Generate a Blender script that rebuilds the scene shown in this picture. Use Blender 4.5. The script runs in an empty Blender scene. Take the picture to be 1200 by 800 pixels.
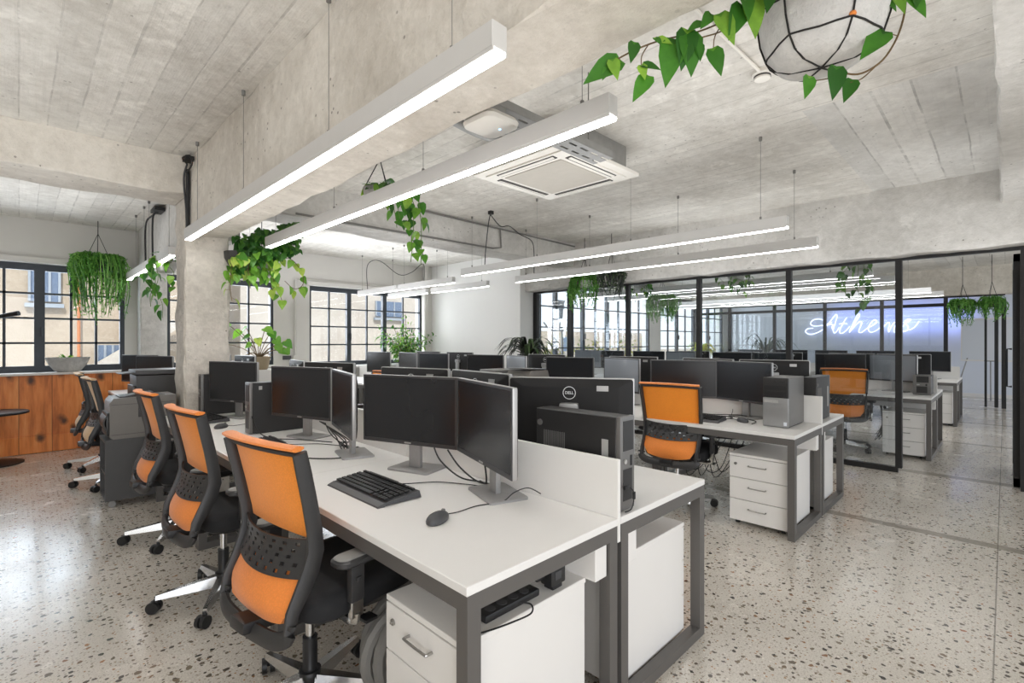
import bpy, bmesh, math, random
from mathutils import Vector, Matrix, Euler
PI = math.pi
SC = bpy.context.scene
COL = SC.collection
rnd = random.Random(7)

# ------------------------------------------------------------------ camera model (used for measuring)
F, CH, S2 = 578.0, 1.38, math.sqrt(2)
def unproj(px, py, d):
    r = (px - 600) / F * d
    return Vector(((r + d) / S2, (d - r) / S2, CH - (py - 400) / F * d))

def lin(r, g, b):
    def f(v):
        v /= 255.0
        return v / 12.92 if v <= .04045 else ((v + .055) / 1.055) ** 2.4
    return (f(r), f(g), f(b), 1)

# ------------------------------------------------------------------ materials
class NT:
    def __init__(s, name):
        s.m = bpy.data.materials.new(name); s.m.use_nodes = True
        s.t = s.m.node_tree; s.t.nodes.clear()
        s.out = s.n('ShaderNodeOutputMaterial')
    def n(s, typ, **kw):
        x = s.t.nodes.new(typ)
        for k, v in kw.items():
            if k.startswith('i_'):
                key = k[2:]
                key = int(key) if key.isdigit() else key.replace('_', ' ')
                x.inputs[key].default_value = v
            else: setattr(x, k, v)
        return x
    def l(s, a, b): s.t.links.new(a, b)
    def math(s, op, a, b=None, c=None):
        x = s.n('ShaderNodeMath', operation=op)
        for i, v in enumerate((a, b, c)):
            if v is None: continue
            if isinstance(v, (int, float)): x.inputs[i].default_value = v
            else: s.l(v, x.inputs[i])
        return x.outputs[0]
    def mix(s, fac, a, b):
        x = s.n('ShaderNodeMix', data_type='RGBA')
        for i, v in ((0, fac), (6, a), (7, b)):
            if isinstance(v, (int, float, tuple)): x.inputs[i].default_value = v
            else: s.l(v, x.inputs[i])
        return x.outputs[2]
    def ramp(s, fac, stops):
        x = s.n('ShaderNodeValToRGB'); e = x.color_ramp.elements
        while len(e) < len(stops): e.new(.5)
        for i, (p, c) in enumerate(stops): e[i].position = p; e[i].color = c
        s.l(fac, x.inputs[0]); return x.outputs[0]
    def maprange(s, v, a, b, c=0., d=1.):
        x = s.n('ShaderNodeMapRange'); s.l(v, x.inputs[0])
        for i, q in enumerate((a, b, c, d)): x.inputs[i + 1].default_value = q
        return x.outputs[0]
    def coord(s, scale=(1, 1, 1)):
        tc = s.n('ShaderNodeTexCoord'); mp = s.n('ShaderNodeMapping')
        mp.inputs['Scale'].default_value = scale
        s.l(tc.outputs['Object'], mp.inputs[0]); return mp.outputs[0]
    def noise(s, vec, scale, detail=4, rough=.55):
        x = s.n('ShaderNodeTexNoise'); s.l(vec, x.inputs['Vector'])
        x.inputs['Scale'].default_value = scale; x.inputs['Detail'].default_value = detail
        x.inputs['Roughness'].default_value = rough; return x.outputs[0]
    def bsdf(s, color, rough=.5, metal=0., bump=None, bstr=.2, bdist=.01, **kw):
        p = s.n('ShaderNodeBsdfPrincipled')
        for key, v in (('Base Color', color), ('Roughness', rough), ('Metallic', metal)):
            if isinstance(v, (int, float, tuple)): p.inputs[key].default_value = v
            else: s.l(v, p.inputs[key])
        for k, v in kw.items(): p.inputs[k.replace('_', ' ')].default_value = v
        if bump is not None:
            b = s.n('ShaderNodeBump'); b.inputs['Strength'].default_value = bstr; b.inputs['Distance'].default_value = bdist
            s.l(bump, b.inputs['Height']); s.l(b.outputs[0], p.inputs['Normal'])
        s.l(p.outputs[0], s.out.inputs[0]); return p

def plain(name, col, rough=.5, metal=0., var=.06, scale=18., bump=0., **kw):
    """Principled with a faint procedural mottling"""
    t = NT(name); v = t.coord(); no = t.noise(v, scale, 3)
    c = t.mix(no, tuple(x * (1 - var) for x in col[:3]) + (1,), tuple(min(1, x * (1 + var)) for x in col[:3]) + (1,))
    t.bsdf(c, rough, metal, no if bump else None, bump, .004, **kw)
    return t.m

def concrete(name, c0, c1, planks=None, width=.12, pit=.5, line=.55):
    t = NT(name); v = t.coord()
    big = t.noise(v, .9, 5, .6); fine = t.noise(v, 14, 6, .7)
    f = t.math('ADD', t.math('MULTIPLY', big, .65), t.math('MULTIPLY', fine, .35))
    col = t.ramp(f, [(.36, c0), (.64, c1)])
    patch = t.noise(v, 4.5, 6, .72)
    col = t.mix(t.maprange(patch, .56, .66, 0, .35), col, tuple(min(1, x * 1.18) for x in c1[:3]) + (1,))
    col = t.mix(t.maprange(t.noise(v, 7.5, 7, .75), .60, .70, 0, .24), col, tuple(x * .55 for x in c0[:3]) + (1,))
    h = t.math('ADD', fine, t.math('MULTIPLY', patch, .8))
    if planks is not None:
        sx = t.n('ShaderNodeSeparateXYZ'); t.l(v, sx.inputs[0])
        a = sx.outputs[planks]; o = sx.outputs[1 - planks]
        wob = t.math('MULTIPLY', t.math('SUBTRACT', t.noise(v, 2.5, 3), .5), .02)
        u = t.math('DIVIDE', t.math('ADD', a, wob), width)
        idx = t.math('FLOOR', u); fr = t.math('FRACT', u)
        wn = t.n('ShaderNodeTexWhiteNoise', noise_dimensions='1D'); t.l(idx, wn.inputs['W'])
        tone = t.maprange(wn.outputs[0], 0, 1, .93, 1.04)
        edge = t.math('MINIMUM', fr, t.math('SUBTRACT', 1., fr))
        thick = t.maprange(wn.outputs[0], 0, 1, .012, .05)
        ln = t.math('LESS_THAN', edge, thick)
        brk = t.maprange(t.noise(v, 3.2, 4, .7), .38, .62)
        ln = t.math('MULTIPLY', t.math('MULTIPLY', ln, brk), line)
        hs = t.n('ShaderNodeHueSaturation'); t.l(col, hs.inputs['Color']); t.l(tone, hs.inputs['Value'])
        col = t.mix(ln, hs.outputs[0], tuple(x * .42 for x in c0[:3]) + (1,))
        # wood-grain streaks left by the boards
        st = t.n('ShaderNodeMapping'); st.inputs['Scale'].default_value = (30, 1.2, 1) if planks == 0 else (1.2, 30, 1)
        t.l(v, st.inputs[0]); gr = t.noise(st.outputs[0], 1., 5, .65)
        col = t.mix(t.maprange(gr, .55, .75, 0, .22), col, tuple(x * .7 for x in c0[:3]) + (1,))
        h = t.math('SUBTRACT', t.math('ADD', fine, t.math('MULTIPLY', gr, .5)), t.math('MULTIPLY', ln, 2.))
    vo = t.n('ShaderNodeTexVoronoi'); vo.inputs['Scale'].default_value = 15; t.l(v, vo.inputs['Vector'])
    sp = t.math('MULTIPLY', t.math('LESS_THAN', vo.outputs['Distance'], .11), t.maprange(t.noise(v, 1.7, 3), .46, .56))
    col = t.mix(t.math('MULTIPLY', sp, pit), col, lin(92, 86, 78))
    t.bsdf(col, .85, 0, h, .7, .016)
    return t.m

M = {}
M['ceil_y'] = concrete('board_marked_concrete', lin(188, 183, 174), lin(232, 229, 222), planks=0, width=.15, line=.42)
M['ceil_x'] = concrete('board_marked_concrete_across', lin(190, 187, 181), lin(226, 224, 219), planks=1, width=.2)
M['beam'] = concrete('beam_concrete', lin(178, 170, 158), lin(222, 216, 206), pit=.7)
M['beam_grey'] = concrete('grey_beam_concrete', lin(176, 173, 167), lin(216, 213, 208), pit=.7)
M['column'] = concrete('column_concrete', lin(172, 165, 155), lin(226, 219, 208), pit=.75)
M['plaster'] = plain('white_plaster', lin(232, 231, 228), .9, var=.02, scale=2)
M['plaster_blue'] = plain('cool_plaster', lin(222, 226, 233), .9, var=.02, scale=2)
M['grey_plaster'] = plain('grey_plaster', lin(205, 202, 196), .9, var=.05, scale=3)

def terrazzo():
    t = NT('terrazzo'); v = t.coord()
    base = t.ramp(t.noise(v, 1.1, 4), [(.3, lin(202, 195, 184)), (.7, lin(222, 215, 205))])
    fine = t.noise(v, 160, 2, .6)
    base = t.mix(t.maprange(fine, .52, .66, 0, .55), base, lin(228, 222, 212))
    base = t.mix(t.maprange(fine, .34, .46, .55, 0), base, lin(150, 138, 122))
    def chips(scale, r0, r1, thresh, stops, base):
        wv = t.n('ShaderNodeTexNoise'); wv.inputs['Scale'].default_value = scale * 1.6; t.l(v, wv.inputs['Vector'])
        off = t.n('ShaderNodeVectorMath', operation='MULTIPLY_ADD'); t.l(wv.outputs['Color'], off.inputs[0])
        off.inputs[1].default_value = (.6 / scale,) * 3; t.l(v, off.inputs[2])
        vo = t.n('ShaderNodeTexVoronoi'); vo.voronoi_dimensions = '2D'; vo.inputs['Scale'].default_value = scale
        t.l(off.outputs[0], vo.inputs['Vector'])
        sp = t.n('ShaderNodeSeparateColor'); t.l(vo.outputs['Color'], sp.inputs[0])
        rad = t.maprange(sp.outputs[0], thresh, 1, r0, r1)
        ok = t.math('MULTIPLY', t.math('LESS_THAN', vo.outputs['Distance'], rad), t.math('GREATER_THAN', sp.outputs[0], thresh))
        return t.mix(ok, base, t.ramp(sp.outputs[1], stops))
    base = chips(70, .16, .36, .45, [(0, lin(150, 140, 126)), (.35, lin(182, 172, 158)), (.6, lin(236, 230, 220)), (.85, lin(132, 122, 110)), (1, lin(176, 134, 94))], base)
    base = chips(30, .12, .30, .66, [(0, lin(62, 58, 54)), (.4, lin(104, 94, 82)), (.62, lin(140, 128, 110)), (.8, lin(84, 76, 66)), (.95, lin(160, 116, 78)), (1, lin(120, 112, 100))], base)
    base = chips(19, .08, .24, .74, [(0, lin(52, 50, 48)), (.45, lin(92, 84, 74)), (.75, lin(128, 116, 98)), (.93, lin(120, 104, 86)), (1, lin(160, 104, 68))], base)
    sx = t.n('ShaderNodeSeparateXYZ'); t.l(v, sx.inputs[0])
    X, Y = sx.outputs[0], sx.outputs[1]
    band = None
    for x0, w in ((4.65, .05), (6.72, .07), (9.05, .05), (11.4, .05), (13.9, .05)):
        b = t.math('LESS_THAN', t.math('ABSOLUTE', t.math('SUBTRACT', X, x0)), w)
        band = b if band is None else t.math('MAXIMUM', band, b)
    bc = t.ramp(t.noise(v, 40, 4), [(.3, lin(138, 130, 119)), (.7, lin(164, 156, 145))])
    base = t.mix(t.math('MULTIPLY', band, .92), base, bc)
    jt = t.math('MULTIPLY', t.math('LESS_THAN', t.math('ABSOLUTE', t.math('SUBTRACT', Y, .035)), .003), t.math('GREATER_THAN', X, 1.))
    base = t.mix(t.math('MULTIPLY', jt, .7), base, lin(96, 90, 82))
    rg = t.maprange(t.noise(v, 2.2, 3), .3, .7, .16, .3)
    t.bsdf(base, rg, 0, Coat_Weight=.25, Coat_Roughness=.12)
    return t.m
M['floor'] = terrazzo()

def wood():
    t = NT('knotty_wood'); v = t.coord()
    sx = t.n('ShaderNodeSeparateXYZ'); t.l(v, sx.inputs[0])
    u = t.math('DIVIDE', sx.outputs[0], .30); idx = t.math('FLOOR', u); fr = t.math('FRACT', u)
    wn = t.n('ShaderNodeTexWhiteNoise', noise_dimensions='1D'); t.l(idx, wn.inputs['W'])
    cb = t.n('ShaderNodeCombineXYZ'); t.l(t.math('MULTIPLY', sx.outputs[0], 14.), cb.inputs[0])
    t.l(t.math('MULTIPLY', wn.outputs[0], 9.), cb.inputs[1]); t.l(t.math('MULTIPLY', sx.outputs[2], 1.6), cb.inputs[2])
    g = t.noise(cb.outputs[0], 1., 6, .6)
    col = t.ramp(g, [(.25, lin(164, 84, 30)), (.5, lin(218, 128, 58)), (.75, lin(238, 162, 90))])
    cb2 = t.n('ShaderNodeCombineXYZ'); t.l(t.math('MULTIPLY', sx.outputs[0], 3.6), cb2.inputs[0]); t.l(t.math('MULTIPLY', sx.outputs[2], 2.4), cb2.inputs[1])
    vo = t.n('ShaderNodeTexVoronoi'); vo.voronoi_dimensions = '2D'; vo.inputs['Scale'].default_value = 1.
    wv = t.n('ShaderNodeTexNoise'); wv.inputs['Scale'].default_value = 6.; wv.inputs['Detail'].default_value = 4.; t.l(v, wv.inputs['Vector'])
    ad = t.n('ShaderNodeVectorMath', operation='MULTIPLY_ADD'); t.l(wv.outputs['Color'], ad.inputs[0]); ad.inputs[1].default_value = (.35, .35, 0); t.l(cb2.outputs[0], ad.inputs[2]); t.l(ad.outputs[0], vo.inputs['Vector'])
    sp = t.n('ShaderNodeSeparateColor'); t.l(vo.outputs['Color'], sp.inputs[0])
    kn = t.math('MULTIPLY', t.maprange(vo.outputs['Distance'], .04, .19, 1, 0), t.math('GREATER_THAN', sp.outputs[0], .5))
    col = t.mix(t.math('MULTIPLY', kn, .9), col, lin(44, 26, 16))
    ed = t.math('LESS_THAN', t.math('MINIMUM', fr, t.math('SUBTRACT', 1., fr)), .012)
    col = t.mix(t.math('MULTIPLY', ed, .7), col, lin(70, 36, 14))
    t.bsdf(col, .5, 0, g, .25, .006)
    return t.m
M['wood'] = wood()

def glass(name, tint=(1, 1, 1, 1), ior=1.5, extra=0.):
    t = NT(name)
    tr = t.n('ShaderNodeBsdfTransparent'); tr.inputs[0].default_value = tint
    gl = t.n('ShaderNodeBsdfGlossy'); gl.inputs['Roughness'].default_value = 0.0
    lw = t.n('ShaderNodeLayerWeight'); lw.inputs[0].default_value = .5
    r0 = ((ior - 1) / (ior + 1)) ** 2
    f = t.math('MULTIPLY_ADD', t.math('POWER', lw.outputs['Facing'], 5.), 1 - r0, r0 + extra)
    mx = t.n('ShaderNodeMixShader'); t.l(f, mx.inputs[0]); t.l(tr.outputs[0], mx.inputs[1]); t.l(gl.outputs[0], mx.inputs[2])
    t.l(mx.outputs[0], t.out.inputs[0]); return t.m
M['glass'] = glass('window_glass', (.97, .98, .98, 1), 1.4)
M['glass_wall'] = glass('partition_glass', (.93, .95, .96, 1), 1.5, .035)

def emit(name, col, strength):
    t = NT(name); e = t.n('ShaderNodeEmission'); e.inputs[0].default_value = col; e.inputs[1].default_value = strength
    t.l(e.outputs[0], t.out.inputs[0]); return t.m
M['led'] = emit('led_diffuser', (1, .97, .92, 1), 11.)
M['led_far'] = emit('led_diffuser_far', (1, .96, .91, 1), 6.)
M['neon'] = emit('neon_tube', (.66, .72, 1, 1), 3.0)

def mesh_fabric(name, col):
    t = NT(name); v = t.coord()
    wx = t.n('ShaderNodeTexVoronoi'); wx.inputs['Scale'].default_value = 160; t.l(v, wx.inputs['Vector'])
    c = t.mix(t.maprange(wx.outputs['Distance'], .2, .6, 0, .28), col, tuple(x * .6 for x in col[:3]) + (1,))
    c = t.mix(t.maprange(t.noise(v, 5, 3), .3, .7, 0, .25), c, tuple(min(1, x * 1.15) for x in col[:3]) + (1,))
    t.bsdf(c, .7, 0, wx.outputs['Distance'], .25, .002, Sheen_Weight=.2)
    return t.m
M['orange'] = mesh_fabric('orange_mesh_fabric', lin(252, 148, 34))
M['orange_pad'] = mesh_fabric('orange_knit', lin(240, 140, 56))
M['cream'] = mesh_fabric('reflection_paled_knit', lin(226, 190, 146))  # cream tone paints the light reflected on the far chairs' mesh
M['black_fabric'] = plain('black_fabric', lin(27, 27, 29), .85, bump=.15, scale=120)
M['chair_frame'] = plain('chair_frame_plastic', lin(50, 49, 49), .45, bump=.1, scale=200)
M['black_plastic'] = plain('black_plastic', lin(32, 32, 33), .4)
M['dark_plastic'] = plain('dark_plastic', lin(66, 66, 68), .45)
M['grey_pad'] = plain('grey_pad', lin(128, 126, 123), .6)
M['chrome'] = plain('polished_aluminium', lin(206, 205, 204), .18, 1., var=.03)
M['silver'] = plain('silver_plastic', lin(160, 160, 160), .35, .6)
M['stand'] = plain('brushed_stand', lin(156, 155, 154), .42, .5, scale=60)
M['screen'] = plain('dark_screen', lin(30, 31, 34), .22, var=.12, scale=2.5, Specular_IOR_Level=.45)
M['screen_glare'] = plain('screen_painted_glare', lin(128, 132, 138), .3, var=.08, scale=2)  # lighter grey imitates reflections on some of the dark screens
M['bezel'] = plain('monitor_bezel', lin(58, 57, 58), .35, .2)
M['rim'] = plain('monitor_rim', lin(168, 166, 164), .35, .5)
M['monitor_back'] = plain('monitor_back', lin(30, 29, 29), .55, Specular_IOR_Level=.25)
M['white_mark'] = plain('white_print', lin(222, 222, 222), .5)
M['desk_top'] = plain('white_laminate', lin(231, 229, 226), .38, var=.015, scale=4)
M['desk_edge'] = plain('laminate_edge', lin(205, 198, 190), .45, var=.02)
M['steel'] = plain('graphite_steel', lin(104, 101, 98), .45, .35, var=.05, scale=8)
M['white_metal'] = plain('white_cabinet', lin(230, 227, 223), .42, var=.02, scale=3)
M['white_shadow'] = plain('drawer_gap', lin(120, 116, 110), .7)
M['handle'] = plain('nickel_handle', lin(158, 155, 150), .3, .8)
M['divider'] = plain('divider_laminate', lin(228, 226, 222), .45, var=.02, scale=3)
M['black_frame'] = plain('black_steel', lin(36, 35, 35), .45, .3, var=.1)
M['win_frame'] = plain('dark_window_steel', lin(62, 66, 72), .5, .3, var=.1)
M['lamp_body'] = plain('lamp_aluminium', lin(205, 203, 200), .45, .25, var=.03)
M['wire'] = plain('grey_wire', lin(120, 118, 114), .5)
M['cable'] = plain('black_cable', lin(26, 26, 27), .5)
M['hose'] = plain('grey_hose', lin(118, 116, 112), .6)
M['ac_white'] = plain('ac_white', lin(226, 222, 214), .45, var=.02)
M['ac_grille'] = plain('ac_grille', lin(176, 170, 160), .6)
M['ac_dark'] = plain('ac_shadow', lin(70, 68, 66), .6)
M['galv'] = plain('galvanised_metal', lin(150, 149, 146), .45, .5, var=.15)
M['pc_dark'] = plain('pc_case_black', lin(44, 43, 43), .42, .1)
M['pc_grey'] = plain('pc_case_grey', lin(118, 116, 114), .38, .4, scale=30)
M['pc_light'] = plain('pc_front_light', lin(176, 175, 172), .4, .2)
M['cab_grey'] = plain('graphite_cabinet', lin(74, 73, 73), .5, .1)
M['printer'] = plain('printer_grey', lin(112, 108, 103), .45)
M['printer_dark'] = plain('printer_dark', lin(50, 48, 47), .45)
M['paper'] = plain('paper', lin(226, 230, 236), .8)
M['pot_grey'] = concrete('stone_pot', lin(150, 148, 146), lin(196, 194, 190), pit=.2)
M['pot_white'] = concrete('pale_pot', lin(176, 174, 172), lin(214, 212, 208), pit=.1)
M['pot_tan'] = plain('clay_pot', lin(166, 150, 124), .8, var=.12)
M['pot_dark'] = plain('dark_pot', lin(58, 56, 54), .6)
M['soil'] = plain('soil', lin(62, 48, 38), .95, var=.3)
M['rope'] = plain('black_rope', lin(34, 32, 30), .8)

def foliage(name, a, b, c):
    t = NT(name); g = t.n('ShaderNodeNewGeometry'); v = t.coord()
    col = t.ramp(g.outputs['Random Per Island'], [(0, a), (.55, b), (1, c)])
    col = t.mix(t.maprange(t.noise(v, 30, 3), .4, .7, 0, .3), col, a)
    t.bsdf(col, .42, Subsurface_Weight=0.)
    p = [n for n in t.t.nodes if n.type == 'BSDF_PRINCIPLED'][0]
    tr = t.n('ShaderNodeBsdfTranslucent'); t.l(col, tr.inputs[0])
    mx = t.n('ShaderNodeMixShader'); mx.inputs[0].default_value = .28
    t.l(p.outputs[0], mx.inputs[1]); t.l(tr.outputs[0], mx.inputs[2]); t.l(mx.outputs[0], t.out.inputs[0])
    return t.m
M['leaf'] = foliage('pothos_leaf', lin(40, 88, 28), lin(78, 140, 40), lin(148, 190, 66))
M['leaf_dark'] = foliage('ivy_leaf', lin(34, 74, 26), lin(58, 112, 38), lin(96, 146, 52))
M['leaf_lime'] = foliage('lime_leaf', lin(70, 128, 40), lin(128, 180, 60), lin(196, 214, 96))
M['fern'] = foliage('fern_strand', lin(56, 108, 36), lin(96, 156, 56), lin(134, 184, 82))
M['dracaena'] = foliage('dark_spiky_leaf', lin(28, 30, 28), lin(44, 52, 40), lin(86, 112, 64))
M['palm'] = foliage('palm_frond', lin(48, 62, 52), lin(74, 92, 74), lin(104, 122, 98))
M['flower'] = foliage('terrace_foliage', lin(112, 140, 60), lin(178, 184, 72), lin(232, 214, 80))
M['stem'] = plain('brown_stem', lin(104, 84, 56), .8, var=.2)
M['stem_green'] = plain('green_stem', lin(92, 118, 52), .7, var=.2)
M['facade'] = concrete('facade_render', lin(150, 136, 119), lin(176, 164, 148), pit=.15)
M['facade_white'] = concrete('white_facade', lin(164, 157, 149), lin(186, 180, 172), pit=.2)
M['facade_win'] = plain('facade_window', lin(96, 112, 136), .2, var=.2)
M['facade_rail'] = plain('facade_rail', lin(142, 150, 160), .5)
M['roof_tile'] = plain('terrace_tile', lin(206, 196, 184), .8)
M['rust'] = plain('rust_pipe', lin(176, 112, 68), .7)

# ------------------------------------------------------------------ mesh builder
class MB:
    def __init__(s): s.bm = bmesh.new()
    def _add(s, verts, faces):
        vs = [s.bm.verts.new(v) for v in verts]
        for f in faces:
            try: s.bm.faces.new([vs[i] for i in f])
            except ValueError: pass
        return vs
    def box(s, c, d, rot=None, bev=0., seg=2):
        t = bmesh.new(); bmesh.ops.create_cube(t, size=1.)
        bmesh.ops.scale(t, vec=d, verts=t.verts)
        if bev > 0: bmesh.ops.bevel(t, geom=list(t.edges), offset=bev, segments=seg, affect='EDGES', profile=.6)
        mtx = Matrix.Translation(c)
        if rot is not None: mtx = mtx @ (rot.to_4x4() if isinstance(rot, Matrix) else Euler(rot).to_matrix().to_4x4())
        bmesh.ops.transform(t, matrix=mtx, verts=t.verts)
        t.verts.index_update()
        s._add([v.co.copy() for v in t.verts], [[v.index for v in f.verts] for f in t.faces]); t.free(); return s
    def bb(s, x0, x1, y0, y1, z0, z1, bev=0., seg=2):
        return s.box(((x0 + x1) / 2, (y0 + y1) / 2, (z0 + z1) / 2), (abs(x1 - x0), abs(y1 - y0), abs(z1 - z0)), None, bev, seg)
    def hexa(s, bot, top):
        s._add(list(bot) + list(top), [(3, 2, 1, 0), (4, 5, 6, 7), (0, 1, 5, 4), (1, 2, 6, 5), (2, 3, 7, 6), (3, 0, 4, 7)]); return s
    def tube(s, pts, r, n=6, caps=True):
        pts = [Vector(p) for p in pts]; rs = r if isinstance(r, (list, tuple)) else [r] * len(pts)
        rings = []; up = Vector((0, 0, 1))
        for i, p in enumerate(pts):
            t = (pts[min(i + 1, len(pts) - 1)] - pts[max(i - 1, 0)])
            t = t.normalized() if t.length > 1e-9 else Vector((0, 0, 1))
            if i == 0:
                a = t.cross(up)
                if a.length < .05: a = t.cross(Vector((1, 0, 0)))
            else:
                a = a - t * a.dot(t)
                if a.length < 1e-6: a = t.cross(up)
            a.normalize(); b = t.cross(a)
            rings.append([p + (a * math.cos(2 * PI * k / n) + b * math.sin(2 * PI * k / n)) * rs[i] for k in range(n)])
        vs = [v for ring in rings for v in ring]; fs = []
        for i in range(len(pts) - 1):
            for k in range(n):
                k2 = (k + 1) % n
                fs.append((i * n + k, i * n + k2, (i + 1) * n + k2, (i + 1) * n + k))
        if caps: fs.append(tuple(range(n - 1, -1, -1))); fs.append(tuple((len(pts) - 1) * n + k for k in range(n)))
        s._add(vs, fs); return s
    def cyl(s, p0, p1, r0, r1=None, n=14):
        return s.tube([p0, p1], [r0, r0 if r1 is None else r1], n)
    def lathe(s, prof, c=(0, 0, 0), n=24, sx=1., sy=1.):
        vs = []; fs = []
        for (r, z) in prof:
            for k in range(n):
                a = 2 * PI * k / n; vs.append((c[0] + r * sx * math.cos(a), c[1] + r * sy * math.sin(a), c[2] + z))
        m = len(prof)
        for i in range(m - 1):
            for k in range(n):
                k2 = (k + 1) % n; fs.append((i * n + k, i * n + k2, (i + 1) * n + k2, (i + 1) * n + k))
        fs.append(tuple(range(n - 1, -1, -1))); fs.append(tuple((m - 1) * n + k for k in range(n)))
        s._add(vs, fs); return s
    def loft(s, rings, cap=True):
        n = len(rings[0]); vs = [v for r in rings for v in r]; fs = []
        for i in range(len(rings) - 1):
            for k in range(n):
                k2 = (k + 1) % n; fs.append((i * n + k, i * n + k2, (i + 1) * n + k2, (i + 1) * n + k))
        if cap: fs.append(tuple(range(n - 1, -1, -1))); fs.append(tuple((len(rings) - 1) * n + k for k in range(n)))
        s._add(vs, fs); return s
    def sweep(s, pts, w, d, side=Vector((0, 1, 0))):
        """rectangular section: w along `side`, d across"""
        pts = [Vector(p) for p in pts]; rings = []
        for i, p in enumerate(pts):
            t = (pts[min(i + 1, len(pts) - 1)] - pts[max(i - 1, 0)]).normalized()
            a = (side - t * side.dot(t)).normalized(); b = t.cross(a)
            ww = w[i] if isinstance(w, (list, tuple)) else w; dd = d[i] if isinstance(d, (list, tuple)) else d
            c = .3
            pr = [(-.5, -.5 + c), (-.5 + c, -.5), (.5 - c, -.5), (.5, -.5 + c), (.5, .5 - c), (.5 - c, .5), (-.5 + c, .5), (-.5, .5 - c)]
            rings.append([p + a * (u * ww) + b * (v * dd) for u, v in pr])
        return s.loft(rings)
    def sheet(s, fn, nu, nv, thick=0., skip=None):
        """fn(u, v) -> point, optional thickness along the local normal; skip(i, j) leaves a hole"""
        P = [[Vector(fn(i / nu, j / nv)) for j in range(nv + 1)] for i in range(nu + 1)]
        N = [[None] * (nv + 1) for _ in range(nu + 1)]
        for i in range(nu + 1):
            for j in range(nv + 1):
                a = P[min(i + 1, nu)][j] - P[max(i - 1, 0)][j]; b = P[i][min(j + 1, nv)] - P[i][max(j - 1, 0)]
                N[i][j] = a.cross(b).normalized()
        W = nv + 1
        keep = {(i, j) for i in range(nu) for j in range(nv) if not (skip and skip(i, j))}
        if thick == 0:
            s._add([p for r in P for p in r], [(i * W + j, (i + 1) * W + j, (i + 1) * W + j + 1, i * W + j + 1) for i, j in keep]); return s
        A = [P[i][j] + N[i][j] * thick / 2 for i in range(nu + 1) for j in range(W)]
        B = [P[i][j] - N[i][j] * thick / 2 for i in range(nu + 1) for j in range(W)]
        o = len(A); fs = []
        for i, j in keep:
            a, b, c, d = i * W + j, (i + 1) * W + j, (i + 1) * W + j + 1, i * W + j + 1
            fs.append((a, b, c, d)); fs.append((o + d, o + c, o + b, o + a))
            for (di, dj, e0, e1) in ((0, -1, a, b), (1, 0, b, c), (0, 1, c, d), (-1, 0, d, a)):
                if (i + di, j + dj) not in keep: fs.append((e1, e0, o + e0, o + e1))
        s._add(A + B, fs); return s
    def leaf(s, p, d, n, L, W, heart=True, droop=.25):
        d = Vector(d).normalized(); n = Vector(n); n = (n - d * n.dot(d))
        if n.length < 1e-4: n = d.orthogonal()
        n.normalize(); a = d.cross(n); p = Vector(p)
        if heart: prof = [(-.10, .0), (-.14, .30), (.08, .50), (.35, .46), (.65, .28), (.88, .10), (1, 0)]
        else: prof = [(0, 0), (.12, .22), (.32, .46), (.5, .5), (.7, .40), (.88, .18), (1, 0)]
        vs = []
        for (u, w) in prof:
            base = p + d * (L * max(u, 0 if w == 0 else u)) - n * (droop * L * u * u)
            if w == 0: vs.append([base])
            else:
                lift = n * (W * w * .25); vs.append([base + a * (W * w) + lift, base - n * 0, base - a * (W * w) + lift])
        fl = []; ids = []; k = 0
        for r in vs: ids.append(list(range(k, k + len(r)))); fl += r; k += len(r)
        fs = []
        for i in range(len(ids) - 1):
            A, B = ids[i], ids[i + 1]
            if len(A) == 1 and len(B) == 3: fs += [(A[0], B[0], B[1]), (A[0], B[1], B[2])]
            elif len(A) == 3 and len(B) == 3: fs += [(A[0], B[0], B[1], A[1]), (A[1], B[1], B[2], A[2])]
            elif len(A) == 3 and len(B) == 1: fs += [(A[0], B[0], A[1]), (A[1], B[0], A[2])]
        s._add(fl, fs); return s
    def mesh(s, name, mat, smooth=True):
        me = bpy.data.meshes.new(name)
        bmesh.ops.recalc_face_normals(s.bm, faces=s.bm.faces) if len(s.bm.faces) < 40000 else None
        s.bm.to_mesh(me); s.bm.free()
        for m in (mat if isinstance(mat, (list, tuple)) else [mat]): me.materials.append(M[m] if isinstance(m, str) else m)
        if smooth and len(me.polygons):
            me.polygons.foreach_set('use_smooth', [True] * len(me.polygons))
            me.set_sharp_from_angle(angle=math.radians(38))
        return me
    def build(s, name, mat, parent=None, smooth=True):
        o = bpy.data.objects.new(name, s.mesh(name, mat, smooth)); COL.objects.link(o)
        if parent is not None: o.parent = parent
        return o

def catmull(pts, n=6):
    pts = [Vector(p) for p in pts]; out = []
    for i in range(len(pts) - 1):
        p0, p1, p2, p3 = pts[max(i - 1, 0)], pts[i], pts[i + 1], pts[min(i + 2, len(pts) - 1)]
        for k in range(n):
            t = k / n
            out.append(.5 * ((2 * p1) + (p2 - p0) * t + (2 * p0 - 5 * p1 + 4 * p2 - p3) * t * t + (3 * p1 - p0 - 3 * p2 + p3) * t ** 3))
    out.append(pts[-1]); return out

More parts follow.
